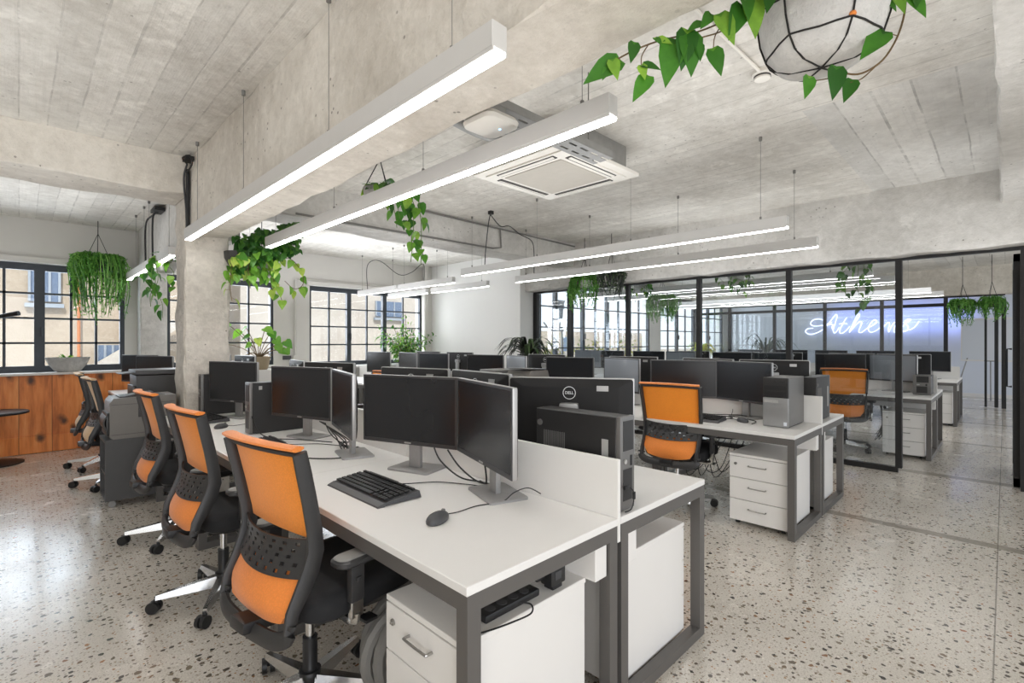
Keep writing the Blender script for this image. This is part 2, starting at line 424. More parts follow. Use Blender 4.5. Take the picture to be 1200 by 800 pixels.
def tag(o, label, cat, group=None):
    o['label'] = label; o['category'] = cat
    if group: o['group'] = group
    return o
def thing(name, label, cat, loc=(0, 0, 0), rz=0., group=None):
    o = bpy.data.objects.new(name, None); o.empty_display_size = .1; COL.objects.link(o)
    o.location = loc; o.rotation_euler = (0, 0, rz); return tag(o, label, cat, group)
def struct(o):
    o['kind'] = 'structure'; return o
def senode(name):
    o = bpy.data.objects.new(name, None); COL.objects.link(o); o['kind'] = 'structure'; return o
def dup(root, loc, rz=0., label=None, group=None):
    r = root.copy(); COL.objects.link(r); r.location = loc; r.rotation_euler = (0, 0, rz)
    if label: r['label'] = label
    if group: r['group'] = group
    def rec(src, dst):
        for ch in list(src.children):
            c = ch.copy(); COL.objects.link(c); c.parent = dst; rec(ch, c)
    rec(root, r); return r
class Proto:
    """first placement moves the original, later ones copy it"""
    def __init__(s, root): s.root, s.used = root, False
    def put(s, loc, rz, label, group=None):
        if not s.used:
            s.used = True; r = s.root; r.location = loc; r.rotation_euler = (0, 0, rz); r['label'] = label
            if group: r['group'] = group
            return r
        return dup(s.root, loc, rz, label, group)

def text_mesh(txt, size, name='txt'):
    cu = bpy.data.curves.new(name, 'FONT'); cu.body = txt; cu.size = size; cu.align_x = 'CENTER'; cu.align_y = 'CENTER'; cu.extrude = .0006
    cu.offset = size * .012
    o = bpy.data.objects.new(name, cu); COL.objects.link(o)
    bpy.context.view_layer.update()
    dg = bpy.context.evaluated_depsgraph_get(); me = bpy.data.meshes.new_from_object(o.evaluated_get(dg))
    vs = [v.co.copy() for v in me.vertices]; fs = [list(p.vertices) for p in me.polygons]
    bpy.data.objects.remove(o); bpy.data.curves.remove(cu); bpy.data.meshes.remove(me)
    return vs, fs
# ================================================================== SETTING
H = 2.95
def sbox(name, mat, *a, **k): return struct(MB().bb(*a, **k).build(name, mat, smooth=False))
sbox('floor', 'floor', -3.2, 17.2, -5, 9.0, -.1, 0)
c = MB(); c.bb(-3.2, 3.78, -5, 9, H, H + .15); c.bb(3.78, 17.2, .98, 9, H, H + .15)
struct(c.build('ceiling', 'ceil_y', smooth=False))
sbox('ceiling_cross_boarded', 'ceil_x', 3.78, 17.2, -5, .98, H, H + .15)

def rough_box(name, mat, x0, x1, y0, y1, z0, z1, step=.22, amp=.012, seed=1, hard=None):
    """concrete member with slightly irregular arrises"""
    r = random.Random(seed); bm = bmesh.new()
    bmesh.ops.create_cube(bm, size=1.)
    bmesh.ops.scale(bm, vec=(x1 - x0, y1 - y0, z1 - z0), verts=bm.verts)
    bmesh.ops.translate(bm, vec=((x0 + x1) / 2, (y0 + y1) / 2, (z0 + z1) / 2), verts=bm.verts)
    ax = max(range(3), key=lambda i: (x1 - x0, y1 - y0, z1 - z0)[i])
    n = max(2, int((x1 - x0, y1 - y0, z1 - z0)[ax] / step))
    es = [e for e in bm.edges if abs((e.verts[0].co - e.verts[1].co)[ax]) > .01]
    bmesh.ops.subdivide_edges(bm, edges=es, cuts=n, use_grid_fill=False)
    bmesh.ops.bevel(bm, geom=[e for e in bm.edges if e.is_manifold and e.calc_face_angle(0) > 1.], offset=.014, segments=1, affect='EDGES')
    for v in bm.verts:
        v.co += Vector((r.gauss(0, 1), r.gauss(0, 1), r.gauss(0, 1))) * amp * .45
    o = MB(); o.bm.free(); o.bm = bm
    return struct(o.build(name, mat, smooth=False))

# beams
rough_box('concrete_beam_over_desks', 'beam', 1.04, 1.37, -5, 5.13, 2.325, H + .02, seed=2)
rough_box('concrete_beam_by_window', 'beam_grey', 1.20, 1.53, 5.3, 8.8, 2.36, H + .02, seed=3)
rough_box('concrete_cross_beam_left', 'beam', -3.2, 1.03, 4.93, 5.4, 2.63, H + .02, seed=4)
rough_box('concrete_cross_beam_right', 'beam_grey', 1.37, 6.5, 4.9, 5.3, 2.60, H + .02, seed=5)
rough_box('concrete_cross_beam_near', 'beam_grey', 1.37, 6.5, -.42, .03, 2.64, H + .02, seed=6)
rough_box('concrete_beam_over_glass', 'beam_grey', 6.33, 6.78, -5, 6.05, 2.26, H + .02, seed=7)
rough_box('concrete_beam_far_room', 'beam', 14.15, 14.55, -5, 6.6, 2.36, H + .02, seed=8)
rough_box('concrete_column', 'column', 1.03, 1.385, 5.1, 5.45, 0, 2.66, step=.12, amp=.012, seed=9)
rough_box('concrete_pilaster', 'beam_grey', 1.2, 1.5, 8.55, 8.85, 0, 2.4, seed=10)

# window wall of the main room, y = 8.8
def wall_with_holes(name, mat, x0, x1, y0, y1, holes, zt=H):
    m = MB(); x = x0
    for (a, b, z0, z1) in holes:
        m.bb(x, a, y0, y1, 0, zt); m.bb(a, b, y0, y1, 0, z0); m.bb(a, b, y0, y1, z1, zt); x = b
    m.bb(x, x1, y0, y1, 0, zt)
    return struct(m.build(name, mat, smooth=False))
W1, W2, W3 = (-1.66, 1.06, .98, 2.38), (1.56, 3.07, .98, 2.38), (3.68, 6.09, .93, 2.38)
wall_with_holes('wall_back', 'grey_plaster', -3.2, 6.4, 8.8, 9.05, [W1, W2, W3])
sbox('wall_left', 'plaster', -3.35, -3.2, -5, 9.05, 0, H)

def window(name, x0, x1, z0, z1, y, casements, rows, post=.07, frame=.06):
    """casements: list of (xa, xb, columns)"""
    root = senode(name)
    f = MB(); g = MB(); mu = MB()
    f.bb(x0, x1, y - .02, y + .06, z0, z0 + frame); f.bb(x0, x1, y - .02, y + .06, z1 - frame, z1)
    for (a, b, n) in casements:
        f.bb(a, a + post * .6, y - .025, y + .05, z0 + frame, z1 - frame); f.bb(b - post * .6, b, y - .025, y + .05, z0 + frame, z1 - frame)
        f.bb(a, b, y - .015, y + .04, z0 + frame, z0 + frame + .025); f.bb(a, b, y - .015, y + .04, z1 - frame - .025, z1 - frame)
        ia, ib = a + post * .6, b - post * .6
        for k in range(1, n):
            xc = ia + (ib - ia) * k / n; mu.bb(xc - .014, xc + .014, y - .01, y + .03, z0 + frame, z1 - frame)
        for k in range(1, rows):
            zc = z0 + frame + (z1 - z0 - 2 * frame) * k / rows; mu.bb(ia, ib, y - .01, y + .03, zc - .013, zc + .013)
        g.bb(ia, ib, y + .008, y + .012, z0 + frame, z1 - frame)
    f.build('window_frame', 'win_frame', root, False); mu.build('glazing_bars', 'win_frame', root, False); g.build('pane', 'glass', root, False)
    h = MB()
    for (a, b, n) in casements[1:]:
        h.box((a + .02, y - .05, (z0 + z1) / 2 - .18), (.02, .03, .12), None, .004)
    h.build('window_handle', 'win_frame', root)
    return root
window('window_1', *W1, 8.86, [(-1.66, -.72, 3), (-.72, .19, 3), (.19, 1.06, 3)], 4, post=.085)
window('window_2', *W2, 8.86, [(1.56, 2.31, 2), (2.31, 3.07, 2)], 4)
window('window_3', *W3, 8.86, [(3.68, 4.45, 2), (4.45, 5.21, 2), (5.21, 6.09, 2)], 4)
# timber lintel strip / blind box over the windows, conduit
m = MB()
for (a, b, z0, z1) in (W1, W2, W3): m.bb(a - .08, b + .06, 8.70, 8.8, z1 + .0, z1 + .07)
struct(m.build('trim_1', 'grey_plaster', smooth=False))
m = MB(); m.bb(W2[0], W2[1], 8.78, 8.86, .95, .985); m.bb(W3[0] - .03, W3[1] + .03, 8.62, 8.86, .90, .935)
struct(m.build('sill_1', 'plaster', smooth=False))

# white block wall between main room and glazed room
sbox('wall_white', 'plaster', 6.2, 6.6, 6.0, 9.05, 0, H)
m = MB(); m.bb(6.08, 6.2, 8.6, 8.8, 0, H); struct(m.build('trim_2', 'grey_plaster', smooth=False))

# glazed room shell
WIN_R = [(7.0, 11.75), (12.3, 16.5)]
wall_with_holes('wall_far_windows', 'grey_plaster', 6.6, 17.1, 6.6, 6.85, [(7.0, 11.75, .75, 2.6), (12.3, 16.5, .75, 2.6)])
window('window_4', 7.0, 11.75, .75, 2.6, 6.66, [(7.0 + .95 * k, 7.0 + .95 * (k + 1), 2) for k in range(5)], 4)
window('window_5', 12.3, 16.5, .75, 2.6, 6.66, [(12.3 + 1.05 * k, 12.3 + 1.05 * (k + 1), 2) for k in range(4)], 4)
sbox('wall_right', 'plaster_blue', 16.85, 17.1, -5, 6.85, 0, H)
m = MB(); m.bb(16.83, 16.85, -5, 6.6, 0, .09); struct(m.build('baseboard_1', 'white_metal', smooth=False))

# glass partition 1 (x = 6.57)
gp = senode('glass_partition')
XP, ZT = 6.57, 2.235
posts = [5.97, 5.19, 4.07, 2.96, 1.85, .80]
m = MB(); m.bb(XP - .03, XP + .03, -.2, 6.0, ZT - .005, ZT + .05); m.build('head_rail', 'black_frame', gp, False)
m = MB(); m.bb(XP - .03, XP + .03, .80, 6.0, 0, .055); m.build('floor_rail', 'black_frame', gp, False)
for i, y in enumerate(posts):
    w = .055 if i in (0, 1) else .035
    MB().bb(XP - .035, XP + .035, y - w, y + w * .6, .05, ZT).build('post', 'black_frame', gp, False)
for a, b in zip(posts[:-1], posts[1:]):
    MB().bb(XP - .005, XP + .005, b, a, .05, ZT).build('pane', 'glass_wall', gp, False)
# opening with door folded into the far room, more glazing beyond the doorway
m = MB(); m.bb(XP - .05, XP + .05, -.22, -.10, 0, ZT); m.bb(XP - .03, XP + .03, -5, -.22, ZT - .005, ZT + .05); m.bb(XP - .03, XP + .03, -5, -.22, 0, .055); m.build('door_jamb', 'black_frame', gp, False)
MB().bb(XP - .005, XP + .005, -5, -.22, .05, ZT).build('pane', 'glass_wall', gp, False)
dr = senode('door_1')
m = MB(); x0, x1 = XP + .07, XP + .93
m.bb(x0, x0 + .07, -.10, -.055, .01, ZT - .03); m.bb(x1 - .06, x1, -.10, -.055, .01, ZT - .03)
m.bb(x0, x1, -.10, -.055, .01, .09); m.bb(x0, x1, -.10, -.055, ZT - .1, ZT - .03); m.build('door_frame', 'black_frame', dr, False)
MB().bb(x0 + .07, x1 - .06, -.082, -.074, .09, ZT - .1).build('pane', 'glass_wall', dr, False)
m = MB(); m.tube([(x1 - .03, -.05, .9), (x1 - .03, -.01, .9), (x1 - .03, -.01, 1.3), (x1 - .03, -.05, 1.3)], .012); m.build('door_handle', 'black_frame', dr)

# glass partition 2 (x = 14.5)
gq = senode('glass_partition_far')
X2 = 14.35
m = MB(); m.bb(X2 - .03, X2 + .03, .0, 6.6, 2.15, 2.22); m.bb(X2 - .03, X2 + .03, 1.0, 6.6, 0, .06); m.bb(X2 - .03, X2 + .03, .0, 6.6, 2.33, 2.37); m.build('head_rail', 'black_frame', gq, False)
py2 = [6.55, 5.56, 4.38, 3.21, 2.05, .92, .02]
for y in py2: MB().bb(X2 - .035, X2 + .035, y - .035, y + .035, 0, 2.37 if y > .5 else 2.2).build('post', 'black_frame', gq, False)
for a, b in zip(py2[:-2], py2[1:-1]): MB().bb(X2 - .004, X2 + .004, b, a, .06, 2.15).build('pane', 'glass_wall', gq, False)
dr = senode('door_2')
m = MB(); m.bb(X2 - .02, X2 + .02, .10, .16, .01, 2.12); m.bb(X2 - .02, X2 + .02, .27, .31, .01, 2.12); m.build('door_frame', 'black_frame', dr, False)

# conduits on walls / beams
m = MB()
m.tube([(3.42, 8.77, 1.02), (3.42, 8.77, 2.46)], .018); m.box((3.42, 8.765, 1.08), (.09, .05, .12), None, .01)
m.tube([(3.46, 8.75, 2.47), (6.0, 8.75, 2.47)], .018)
m.tube([(6.02, 8.56, 0), (6.02, 8.56, H)], .05, 10)
struct(m.build('trim_3', 'grey_plaster'))
m = MB()
m.tube([(3.3, 4.88, H - .02), (6.3, 4.88, H - .05)], .012)
m.tube([(4.65, 4.88, H - .03), (4.65, 4.86, 2.66), (4.5, 4.86, 2.63), (2.4, 4.86, 2.62), (1.9, 4.86, 2.62)], .012)
m.tube([(2.05, 4.84, 2.60), (4.35, 4.84, 2.62)], .006)
struct(m.build('trim_4', 'wire'))

# ================================================================== BEYOND THE WINDOWS
def facade(name, label, x0, x1, y0, y1, z0, z1, mat, wins):
    r = thing(name, label, 'building', ((x0 + x1) / 2, y0, z0))
    ox, oy, oz = r.location
    MB().bb(x0 - ox, x1 - ox, 0, y1 - y0, 0, z1 - z0).build('wall', mat, r, False)
    for (a, b, c, d) in wins:
        w = MB(); w.bb(a - ox, b - ox, -.06, 0, c - oz, d - oz); w = w.build('window', 'facade_win', r, False)
        t = MB(); t.bb(a - ox - .07, b - ox + .07, -.11, -.02, c - oz - .12, c - oz - .04)
        for k in range(4): t.bb(a - ox + (b - a) * k / 3 - .02, a - ox + (b - a) * k / 3 + .02, -.09, -.05, c - oz, d - oz)
        t.build('window_bars', 'facade_rail', w, False)
    return r
b1 = facade('apartment_building', 'beige rendered building with barred windows outside the left window', -7, 3.6, 14.0, 18, -6, 9, 'facade',
    [(-1.6, -.9, .3, 1.5), (-1.75, -.95, 2.3, 3.6), (.15, .6, 2.2, 3.9), (-4.3, -3.5, .4, 1.6), (1.2, 1.6, -.4, 1.3)])
m = MB(); m.box((1.6 + 1.7, -.4, 1.1 + 6), (2.4, .25, .22), (0, -.62, 0)); m.build('stair_stringer', 'facade_white', b1, False)
m = MB(); m.tube([(2.6, -.1, 5.5), (2.6, -.1, 9.)], .03); m.tube([(2.2, -.1, 6.3), (3.6, -.1, 6.)], .05); m.tube([(3.3, -.1, 5.5), (3.3, -.1, 8.4)], .03); m.build('rust_pipe', 'rust', b1)
facade('white_house', 'white rendered building wall filling the middle windows', 4.2, 16.0, 14.5, 18, -6, 3.0, 'facade_white',
    [(8.2, 9.2, 2.2, 2.7)])
m = MB()
for k in range(34): m.bb(4.4 + .34 * k, 4.47 + .34 * k, 14.6, 14.64, 3.0, 3.9)
m.bb(4.2, 16, 14.58, 14.66, 3.85, 3.95)
tag(m.build('roof_railing', 'facade_rail', smooth=False), 'pale metal railing along the roof edge of the white building', 'railing')
struct(MB().bb(6.6, 30, 6.9, 13.8, -.4, -.1).build('terrace_ground', 'roof_tile', smooth=False))
facade('distant_house', 'low cream house across the terrace outside the glazed room', 14, 40, 22, 27, -3, 2.1, 'facade',
    [(18, 19.2, .6, 1.7), (22, 23.2, .6, 1.7), (27, 28.2, .6, 1.7)])
struct(MB().bb(10.5, 34, 13.6, 13.75, -.1, .95).build('terrace_parapet', 'facade_white', smooth=False))

# ================================================================== LIGHT
w = bpy.data.worlds.new('World'); SC.world = w; w.use_nodes = True
nt = w.node_tree; nt.nodes.clear()
sky = nt.nodes.new('ShaderNodeTexSky'); sky.sky_type = 'HOSEK_WILKIE'; sky.turbidity = 3.; sky.ground_albedo = .5
sky.sun_direction = Vector((-.25, -.6, .75)).normalized()
mixc = nt.nodes.new('ShaderNodeMix'); mixc.data_type = 'RGBA'; mixc.inputs[0].default_value = .5
mixc.inputs[7].default_value = (1.0, 1.0, 1.0, 1)
bg = nt.nodes.new('ShaderNodeBackground'); bg.inputs[1].default_value = 1.6
ow = nt.nodes.new('ShaderNodeOutputWorld')
nt.links.new(sky.outputs[0], mixc.inputs[6]); nt.links.new(mixc.outputs[2], bg.inputs[0]); nt.links.new(bg.outputs[0], ow.inputs[0])
def sun(name, d, e, col, ang=.02):
    L = bpy.data.lights.new(name, 'SUN'); L.energy = e; L.color = col; L.angle = ang
    o = bpy.data.objects.new(name, L); COL.objects.link(o); o.rotation_euler = Vector(d).to_track_quat('-Z', 'Y').to_euler(); return o
sun('sun', (.25, .62, -.74), 3.0, (1, .95, .86))
def area(name, loc, d, sx, sy, e, col=(1, 1, 1)):
    L = bpy.data.lights.new(name, 'AREA'); L.shape = 'RECTANGLE'; L.size = sx; L.size_y = sy; L.energy = e; L.color = col
    o = bpy.data.objects.new(name, L); COL.objects.link(o); o.location = loc; o.rotation_euler = Vector(d).to_track_quat('-Z', 'Y').to_euler(); return o
# daylight at the windows
area('daylight_window_left', (-.3, 9.3, 1.75), (0, -1, -.15), 2.6, 1.5, 42, (.80, .90, 1))
area('daylight_window_middle', (2.3, 9.3, 1.75), (0, -1, -.1), 1.5, 1.4, 40, (.95, .97, 1))
area('daylight_window_right', (4.9, 9.3, 1.75), (0, -1, -.1), 2.4, 1.4, 60, (.95, .97, 1))
area('daylight_far_room', (9.5, 7.1, 1.7), (0, -1, -.1), 4.6, 1.8, 90, (.9, .95, 1))
area('daylight_far_room_end', (14.4, 7.1, 1.7), (0, -1, -.1), 4.0, 1.8, 80, (.9, .95, 1))

# unseen fill lamps added to brighten hall and ceilings; no fixtures there
area('hall_fill_behind', (-1.2, -3.2, 1.7), (1, 1, .12), 5, 2.2, 80, (1, .995, .99))
area('added_fill_left', (-.6, 2.2, 2.0), (0, 0, 1), 1.6, 6, 17, (1, .99, .97))
area('added_fill_aisle', (3.0, 2.4, 2.0), (0, 0, 1), 1.0, 5, 15, (1, .99, .97))
area('added_fill_glass_side', (5.8, 1.8, 2.0), (0, 0, 1), .8, 5, 10, (1, .99, .97))
area('added_fill_window_bay', (3.4, 7.2, 2.0), (0, 0, 1), 4, 2, 22, (.98, .98, 1))
area('added_fill_left_bay', (-.3, 7.0, 2.0), (0, 0, 1), 2.4, 2, 9, (1, 1, 1))
area('added_fill_beam', (1.2, 2.6, 1.75), (0, 0, 1), .3, 4, 6, (1, .98, .95))
area('added_fill_far_room', (10., 2.5, 2.0), (0, 0, 1), 2, 5, 42, (.97, .98, 1))

# ================================================================== CAMERA
cam = bpy.data.cameras.new('Camera'); cam.lens = F / 1200 * 36; cam.sensor_width = 36; cam.clip_start = .02; cam.clip_end = 300
co = bpy.data.objects.new('Camera', cam); COL.objects.link(co); co.location = (0, 0, CH); co.rotation_euler = (PI / 2, 0, -PI / 4)
SC.camera = co
SC.view_settings.view_transform = 'Standard'; SC.view_settings.look = 'None'; SC.view_settings.exposure = .74; SC.view_settings.gamma = 1.
SC.view_settings.use_white_balance = True; SC.view_settings.white_balance_temperature = 6230; SC.view_settings.white_balance_tint = 10
try:
    SC.cycles.use_denoising = True; SC.cycles.max_bounces = 8; SC.cycles.diffuse_bounces = 5; SC.cycles.transparent_max_bounces = 24; SC.cycles.sample_clamp_indirect = 6.; SC.cycles.caustics_reflective = False; SC.cycles.caustics_refractive = False
except Exception: pass
# ================================================================== LAMPS
def lamp(x, y0, y1, z, led, label, group, wires, hz=H):
    t = thing('linear_pendant_lamp', label, 'lamp', (x, (y0 + y1) / 2, z), 0, group); L = (y1 - y0) / 2
    m = MB(); m.bb(-.03, .03, -L, L, .012, .09, .002, 1); m.bb(-.03, -.0235, -L, L, 0, .012); m.bb(.0235, .03, -L, L, 0, .012); m.build('lamp_housing', 'lamp_body', t, False)
    MB().bb(-.0235, .0235, -L + .004, L - .004, -.003, .012).build('diffuser', led, t, False)
    for f in wires:
        w = MB(); w.tube([(0, -L + 2 * L * f, .09), (0, -L + 2 * L * f, hz - z)], .0018, 4); w.cyl((0, -L + 2 * L * f, hz - z - .03), (0, -L + 2 * L * f, hz - z), .012, n=8); w.cyl((0, -L + 2 * L * f, .09), (0, -L + 2 * L * f, .115), .008, n=8)
        w.build('suspension_wire', 'wire', t)
    return t
ZL = 2.222
lamp(.995, 1.045, 4.80, ZL, 'led', 'long white linear lamp hanging closest to the heavy concrete beam', 'linear lamps', (.06, .3, .62, .92))
lamp(1.585, 1.045, 4.68, ZL, 'led', 'long white linear lamp running below the ceiling air conditioner and the white access point', 'linear lamps', (.04, .34, .64, .95))
lamp(4.03, 1.14, 4.93, ZL, 'led', 'long linear lamp over the aisle side of the bench by the tower computer', 'linear lamps', (.05, .35, .66, .95))
lamp(5.03, 1.18, 4.94, ZL, 'led', 'long linear lamp hanging closest to the glass partition', 'linear lamps', (.05, .35, .66, .95))
lamp(4.43, 7.12, 8.42, ZL, 'led_far', 'short lamp before the middle windows, on the left line, nearest those windows', 'short linear lamps', (.1, .9))
lamp(4.43, 5.62, 7.05, ZL, 'led_far', 'short lamp past the cross beam, on the left line, next to the beam', 'short linear lamps', (.1, .9))
lamp(5.08, 7.2, 8.45, ZL, 'led_far', 'short lamp before the middle windows, on the line beside the white wall', 'short linear lamps', (.1, .9))
lamp(5.08, 5.6, 7.05, ZL, 'led_far', 'short lamp past the cross beam, in front of the white wall', 'short linear lamps', (.1, .9))
lamp(1.03, 6.95, 8.2, ZL - .03, 'led_far', 'short lamp seen left of the concrete column, nearest the left window', 'short linear lamps', (.1, .55))
lamp(1.03, 5.6, 6.9, ZL - .03, 'led_far', 'short lamp tucked directly behind the concrete column', 'short linear lamps', (.1, .9))
lamp(2.04, 6.5, 8.2, ZL, 'led_far', 'lamp end lit behind the ivy beside the concrete column', 'short linear lamps', (.1, .9))
lamp(7.75, 1.2, 5.9, ZL, 'led_far', 'lamp in the glazed room over the chair side of its first bench', 'glazed room lamps', (.1, .9))
lamp(8.75, 1.1, 5.9, ZL, 'led_far', 'lamp in the glazed room over the far side of its first bench', 'glazed room lamps', (.1, .9))
lamp(11.1, .9, 5.9, ZL, 'led_far', 'lamp in the glazed room over the near side of its second bench', 'glazed room lamps', (.1, .9))
lamp(12.0, .8, 5.9, ZL, 'led_far', 'lamp in the glazed room above its second bench, closest to the blue sign', 'glazed room lamps', (.1, .9))

# lamp supply cables
m = MB()
m.tube(catmull([(4.03, 4.5, 2.32), (4.0, 4.45, 2.5), (4.0, 4.4, 2.80), (4.02, 4.38, 2.93)]), .006); m.box((4.02, 4.38, 2.93), (.05, .05, .04))
m.tube(catmull([(4.02, 4.38, 2.90), (4.2, 4.4, 2.80), (4.45, 4.5, 2.86), (4.7, 4.55, 2.80), (4.98, 4.6, 2.76), (5.03, 4.6, 2.6), (5.03, 4.6, 2.32)]), .006)
tag(m.build('power_cable', 'cable'), 'thin black cables looping from a ceiling box down to the two lamps by the glass', 'cable')
m = MB()
m.tube(catmull([(4.43, 8.1, 2.32), (4.43, 8.1, 2.75), (4.5, 7.8, 2.8), (4.7, 7.5, 2.55), (4.9, 7.4, 2.6), (5.08, 7.3, 2.75), (5.08, 7.3, 2.32)]), .006)
tag(m.build('power_cable', 'cable'), 'thin cable looping between the short lamps before the middle windows', 'cable')
m = MB()
m.tube(catmull([(1.02, 4.98, 2.32), (1.005, 4.92, 2.5), (.985, 4.90, 2.75), (1.0, 4.86, 2.87)]), .007); m.tube([(1.015, 4.905, 2.32), (1.015, 4.905, 2.84)], .016)
m.tube(catmull([(1.0, 4.86, 2.87), (.96, 4.82, 2.90), (.99, 4.72, 2.90), (1.0, 4.7, 2.83), (1.0, 4.86, 2.80)]), .007); m.box((1.0, 4.82, 2.90), (.06, .12, .03))
tag(m.build('cable_drop', 'cable'), 'black cable drop and junction box in the corner between beam and left cross beam', 'cable')
m = MB()
m.tube(catmull([(1.1, 7.0, 2.3), (1.1, 7.0, 2.8), (1.14, 6.95, 2.88)]), .01); m.tube(catmull([(1.1, 7.45, 2.3), (1.1, 7.45, 2.8), (1.14, 7.3, 2.9), (1.14, 6.95, 2.88)]), .01); m.box((1.14, 6.95, 2.90), (.1, .25, .04))
tag(m.build('cable_drop', 'cable'), 'pair of dark cables dropping to the lamp left of the concrete column', 'cable')

# ================================================================== CEILING EQUIPMENT
t = thing('air_conditioner', 'white square ceiling cassette air conditioner with beige grille', 'air conditioner', (3.06, 2.56, 2.71))
MB().bb(-.40, .40, -.40, .40, .03, .238).build('unit_casing', 'galv', t, False)
m = MB(); m.bb(-.475, .475, -.475, .475, 0, .03, .008); m.build('fascia', 'ac_white', t)
m = MB(); m.bb(-.40, .40, -.40, .40, -.012, .0, .006); m.build('inner_panel', 'ac_white', t)
g = MB(); g.bb(-.29, .29, -.29, .29, -.018, -.010); g.build('intake_grille', 'ac_grille', t, False)
for k in range(4):
    m = MB(); m.box((0, .355, -.014), (.58, .05, .006)); mt = Matrix.Rotation(k * PI / 2, 4, 'Z'); bmesh.ops.transform(m.bm, matrix=mt, verts=m.bm.verts); sl = m.build('air_slot', 'ac_dark', t, False)
    m = MB(); m.box((0, .362, -.019), (.56, .022, .006), (.35, 0, 0)); bmesh.ops.transform(m.bm, matrix=mt, verts=m.bm.verts); m.build('louvre', 'ac_white', sl, False)
m = MB(); m.bb(.402, .41, -.12, .12, .07, .2); m.build('access_cover', 'galv', t, False)
m = MB()
m.tube(catmull([(-.4, .1, .17), (-.7, .12, .17), (-1.0, .05, .15), (-1.3, -.1, .1), (-1.64, -.25, .02)]), .035, 10); m.tube(catmull([(-.4, -.05, .17), (-.8, 0, .2), (-1.2, -.15, .16), (-1.64, -.4, .08)]), .028, 10)
m.build('refrigerant_pipe', 'galv', t)
t = thing('cable_tray', 'perforated galvanised cable tray crossing from the beam above the access point', 'cable tray', (1.9, 1.72, 2.47))
m = MB(); m.sheet(lambda u, v: (-.50 + 1.1 * u, -.07 + .14 * v, 0), 33, 9, .003, lambda i, j: (j in (2, 6) and i % 3 != 0)); m.bb(-.5, .6, -.072, -.069, 0, .04); m.bb(-.5, .6, .069, .072, 0, .04); m.build('tray', 'galv', t, False)
m = MB(); m.tube([(-.3, 0, 0), (-.3, 0, .48)], .004, 4); m.tube([(.45, 0, 0), (.45, 0, .48)], .004, 4); m.build('hanger', 'wire', t)
m = MB(); m.tube(catmull([(-.5, .03, .03), (-.1, .04, .03), (.3, .0, .03), (.6, .1, .1), (.75, .4, .3)]), .02, 8); m.tube(catmull([(-.5, -.03, .03), (0, -.03, .03), (.6, -.02, .06)]), .014, 8); m.build('conduit', 'galv', t)
t = thing('access_point', 'white rounded square wireless access point under the beam edge', 'access point', (1.56, 1.70, 2.385))
m = MB()
def rrect(hx, hy, r, z, n=6):
    out = []
    for (cx, cy, a0) in ((hx - r, hy - r, 0), (-hx + r, hy - r, PI / 2), (-hx + r, -hy + r, PI), (hx - r, -hy + r, 1.5 * PI)):
        for k in range(n + 1): out.append((cx + r * math.cos(a0 + PI / 2 * k / n), cy + r * math.sin(a0 + PI / 2 * k / n), z))
    return out
m.loft([rrect(.085, .085, .04, -.014), rrect(.10, .10, .045, -.006), rrect(.105, .105, .045, .012), rrect(.095, .095, .04, .03)]); m.build('shell', 'ac_white', t)
MB().bb(-.05, .05, -.05, .05, .03, .10).build('bracket', 'galv', t)
m = MB(); m.lathe([(.005, -.016), (.006, -.0135)], (.03, -.03, 0), 10); m.build('status_light', emit('status_blue', (.2, .5, 1, 1), 4), t)
t = thing('smoke_detector', 'small round white smoke detector on the ceiling beside the near hanging pot', 'smoke detector', (3.06, 1.0, H))
MB().lathe([(.055, 0), (.055, -.02), (.045, -.025), (.042, -.045), (.02, -.052)], n=24).build('detector_body', 'ac_white', t)
MB().lathe([(.046, -.028), (.046, -.036)], n=24).build('vent_ring', 'ac_dark', t)
m = MB(); m.tube([(0, 0, -.012), (-.9, .03, -.012)], .009, 8); m.build('conduit', 'ac_white', t)

# ================================================================== WINDOW BENCH + LEFT CORNER
t = thing('window_bench', 'knotty orange timber bench front with pale top under the left window', 'bench', (0, 8.55, 0))
m = MB(); m.bb(-2.6, 1.15, .02, .22, .13, .955); m.build('timber_panel', 'wood', t, False)
m = MB(); m.hexa([(-2.6, -.10, .005), (1.15, -.10, .005), (1.15, .2, .005), (-2.6, .2, .005)], [(-2.6, -.0, .20), (1.15, -.0, .20), (1.15, .2, .20), (-2.6, .2, .20)]); m.build('plinth', 'wood', t, False)
m = MB(); m.bb(-2.6, 1.17, -.03, .245, .957, .985, .004); m.build('ledge', 'desk_edge', t, False)
t = thing('planter_bowl', 'wide grey stone bowl with a small succulent on the timber bench ledge', 'planter', (.455, 8.66, .985))
MB().lathe([(.10, 0), (.135, .02), (.185, .09), (.222, .18), (.224, .19), (.21, .19), (.18, .14), (.02, .13)], n=36, sy=.55).build('bowl', 'pot_grey', t)
m = MB()
for k in range(46):
    a = rnd.uniform(0, 6.28); e = rnd.uniform(.3, 1.3); m.leaf((.04 * math.cos(a), .03 * math.sin(a), .14), (math.cos(a) * math.cos(e), math.sin(a) * math.cos(e), math.sin(e)), (0, 0, 1), rnd.uniform(.07, .12), .03, False, .3)
m.build('succulent', 'leaf_lime', t)
t = thing('round_table', 'black round pedestal table at the left edge by the timber bench', 'table', (-.22, 8.02, 0))
MB().lathe([(.27, 0), (.27, .012), (.2, .03), (.035, .05), (.03, .07)], n=32).build('base', 'black_frame', t)
MB().cyl((0, 0, .05), (0, 0, .56), .028, n=16).build('column', 'black_frame', t)
MB().lathe([(.30, .56), (.31, .565), (.31, .58), (.30, .588)], n=36).build('table_top', 'black_frame', t)
t = thing('spotlight', 'black articulated spotlight arm reaching into view at the left edge before the window', 'lamp', (-.52, 8.70, 1.35))
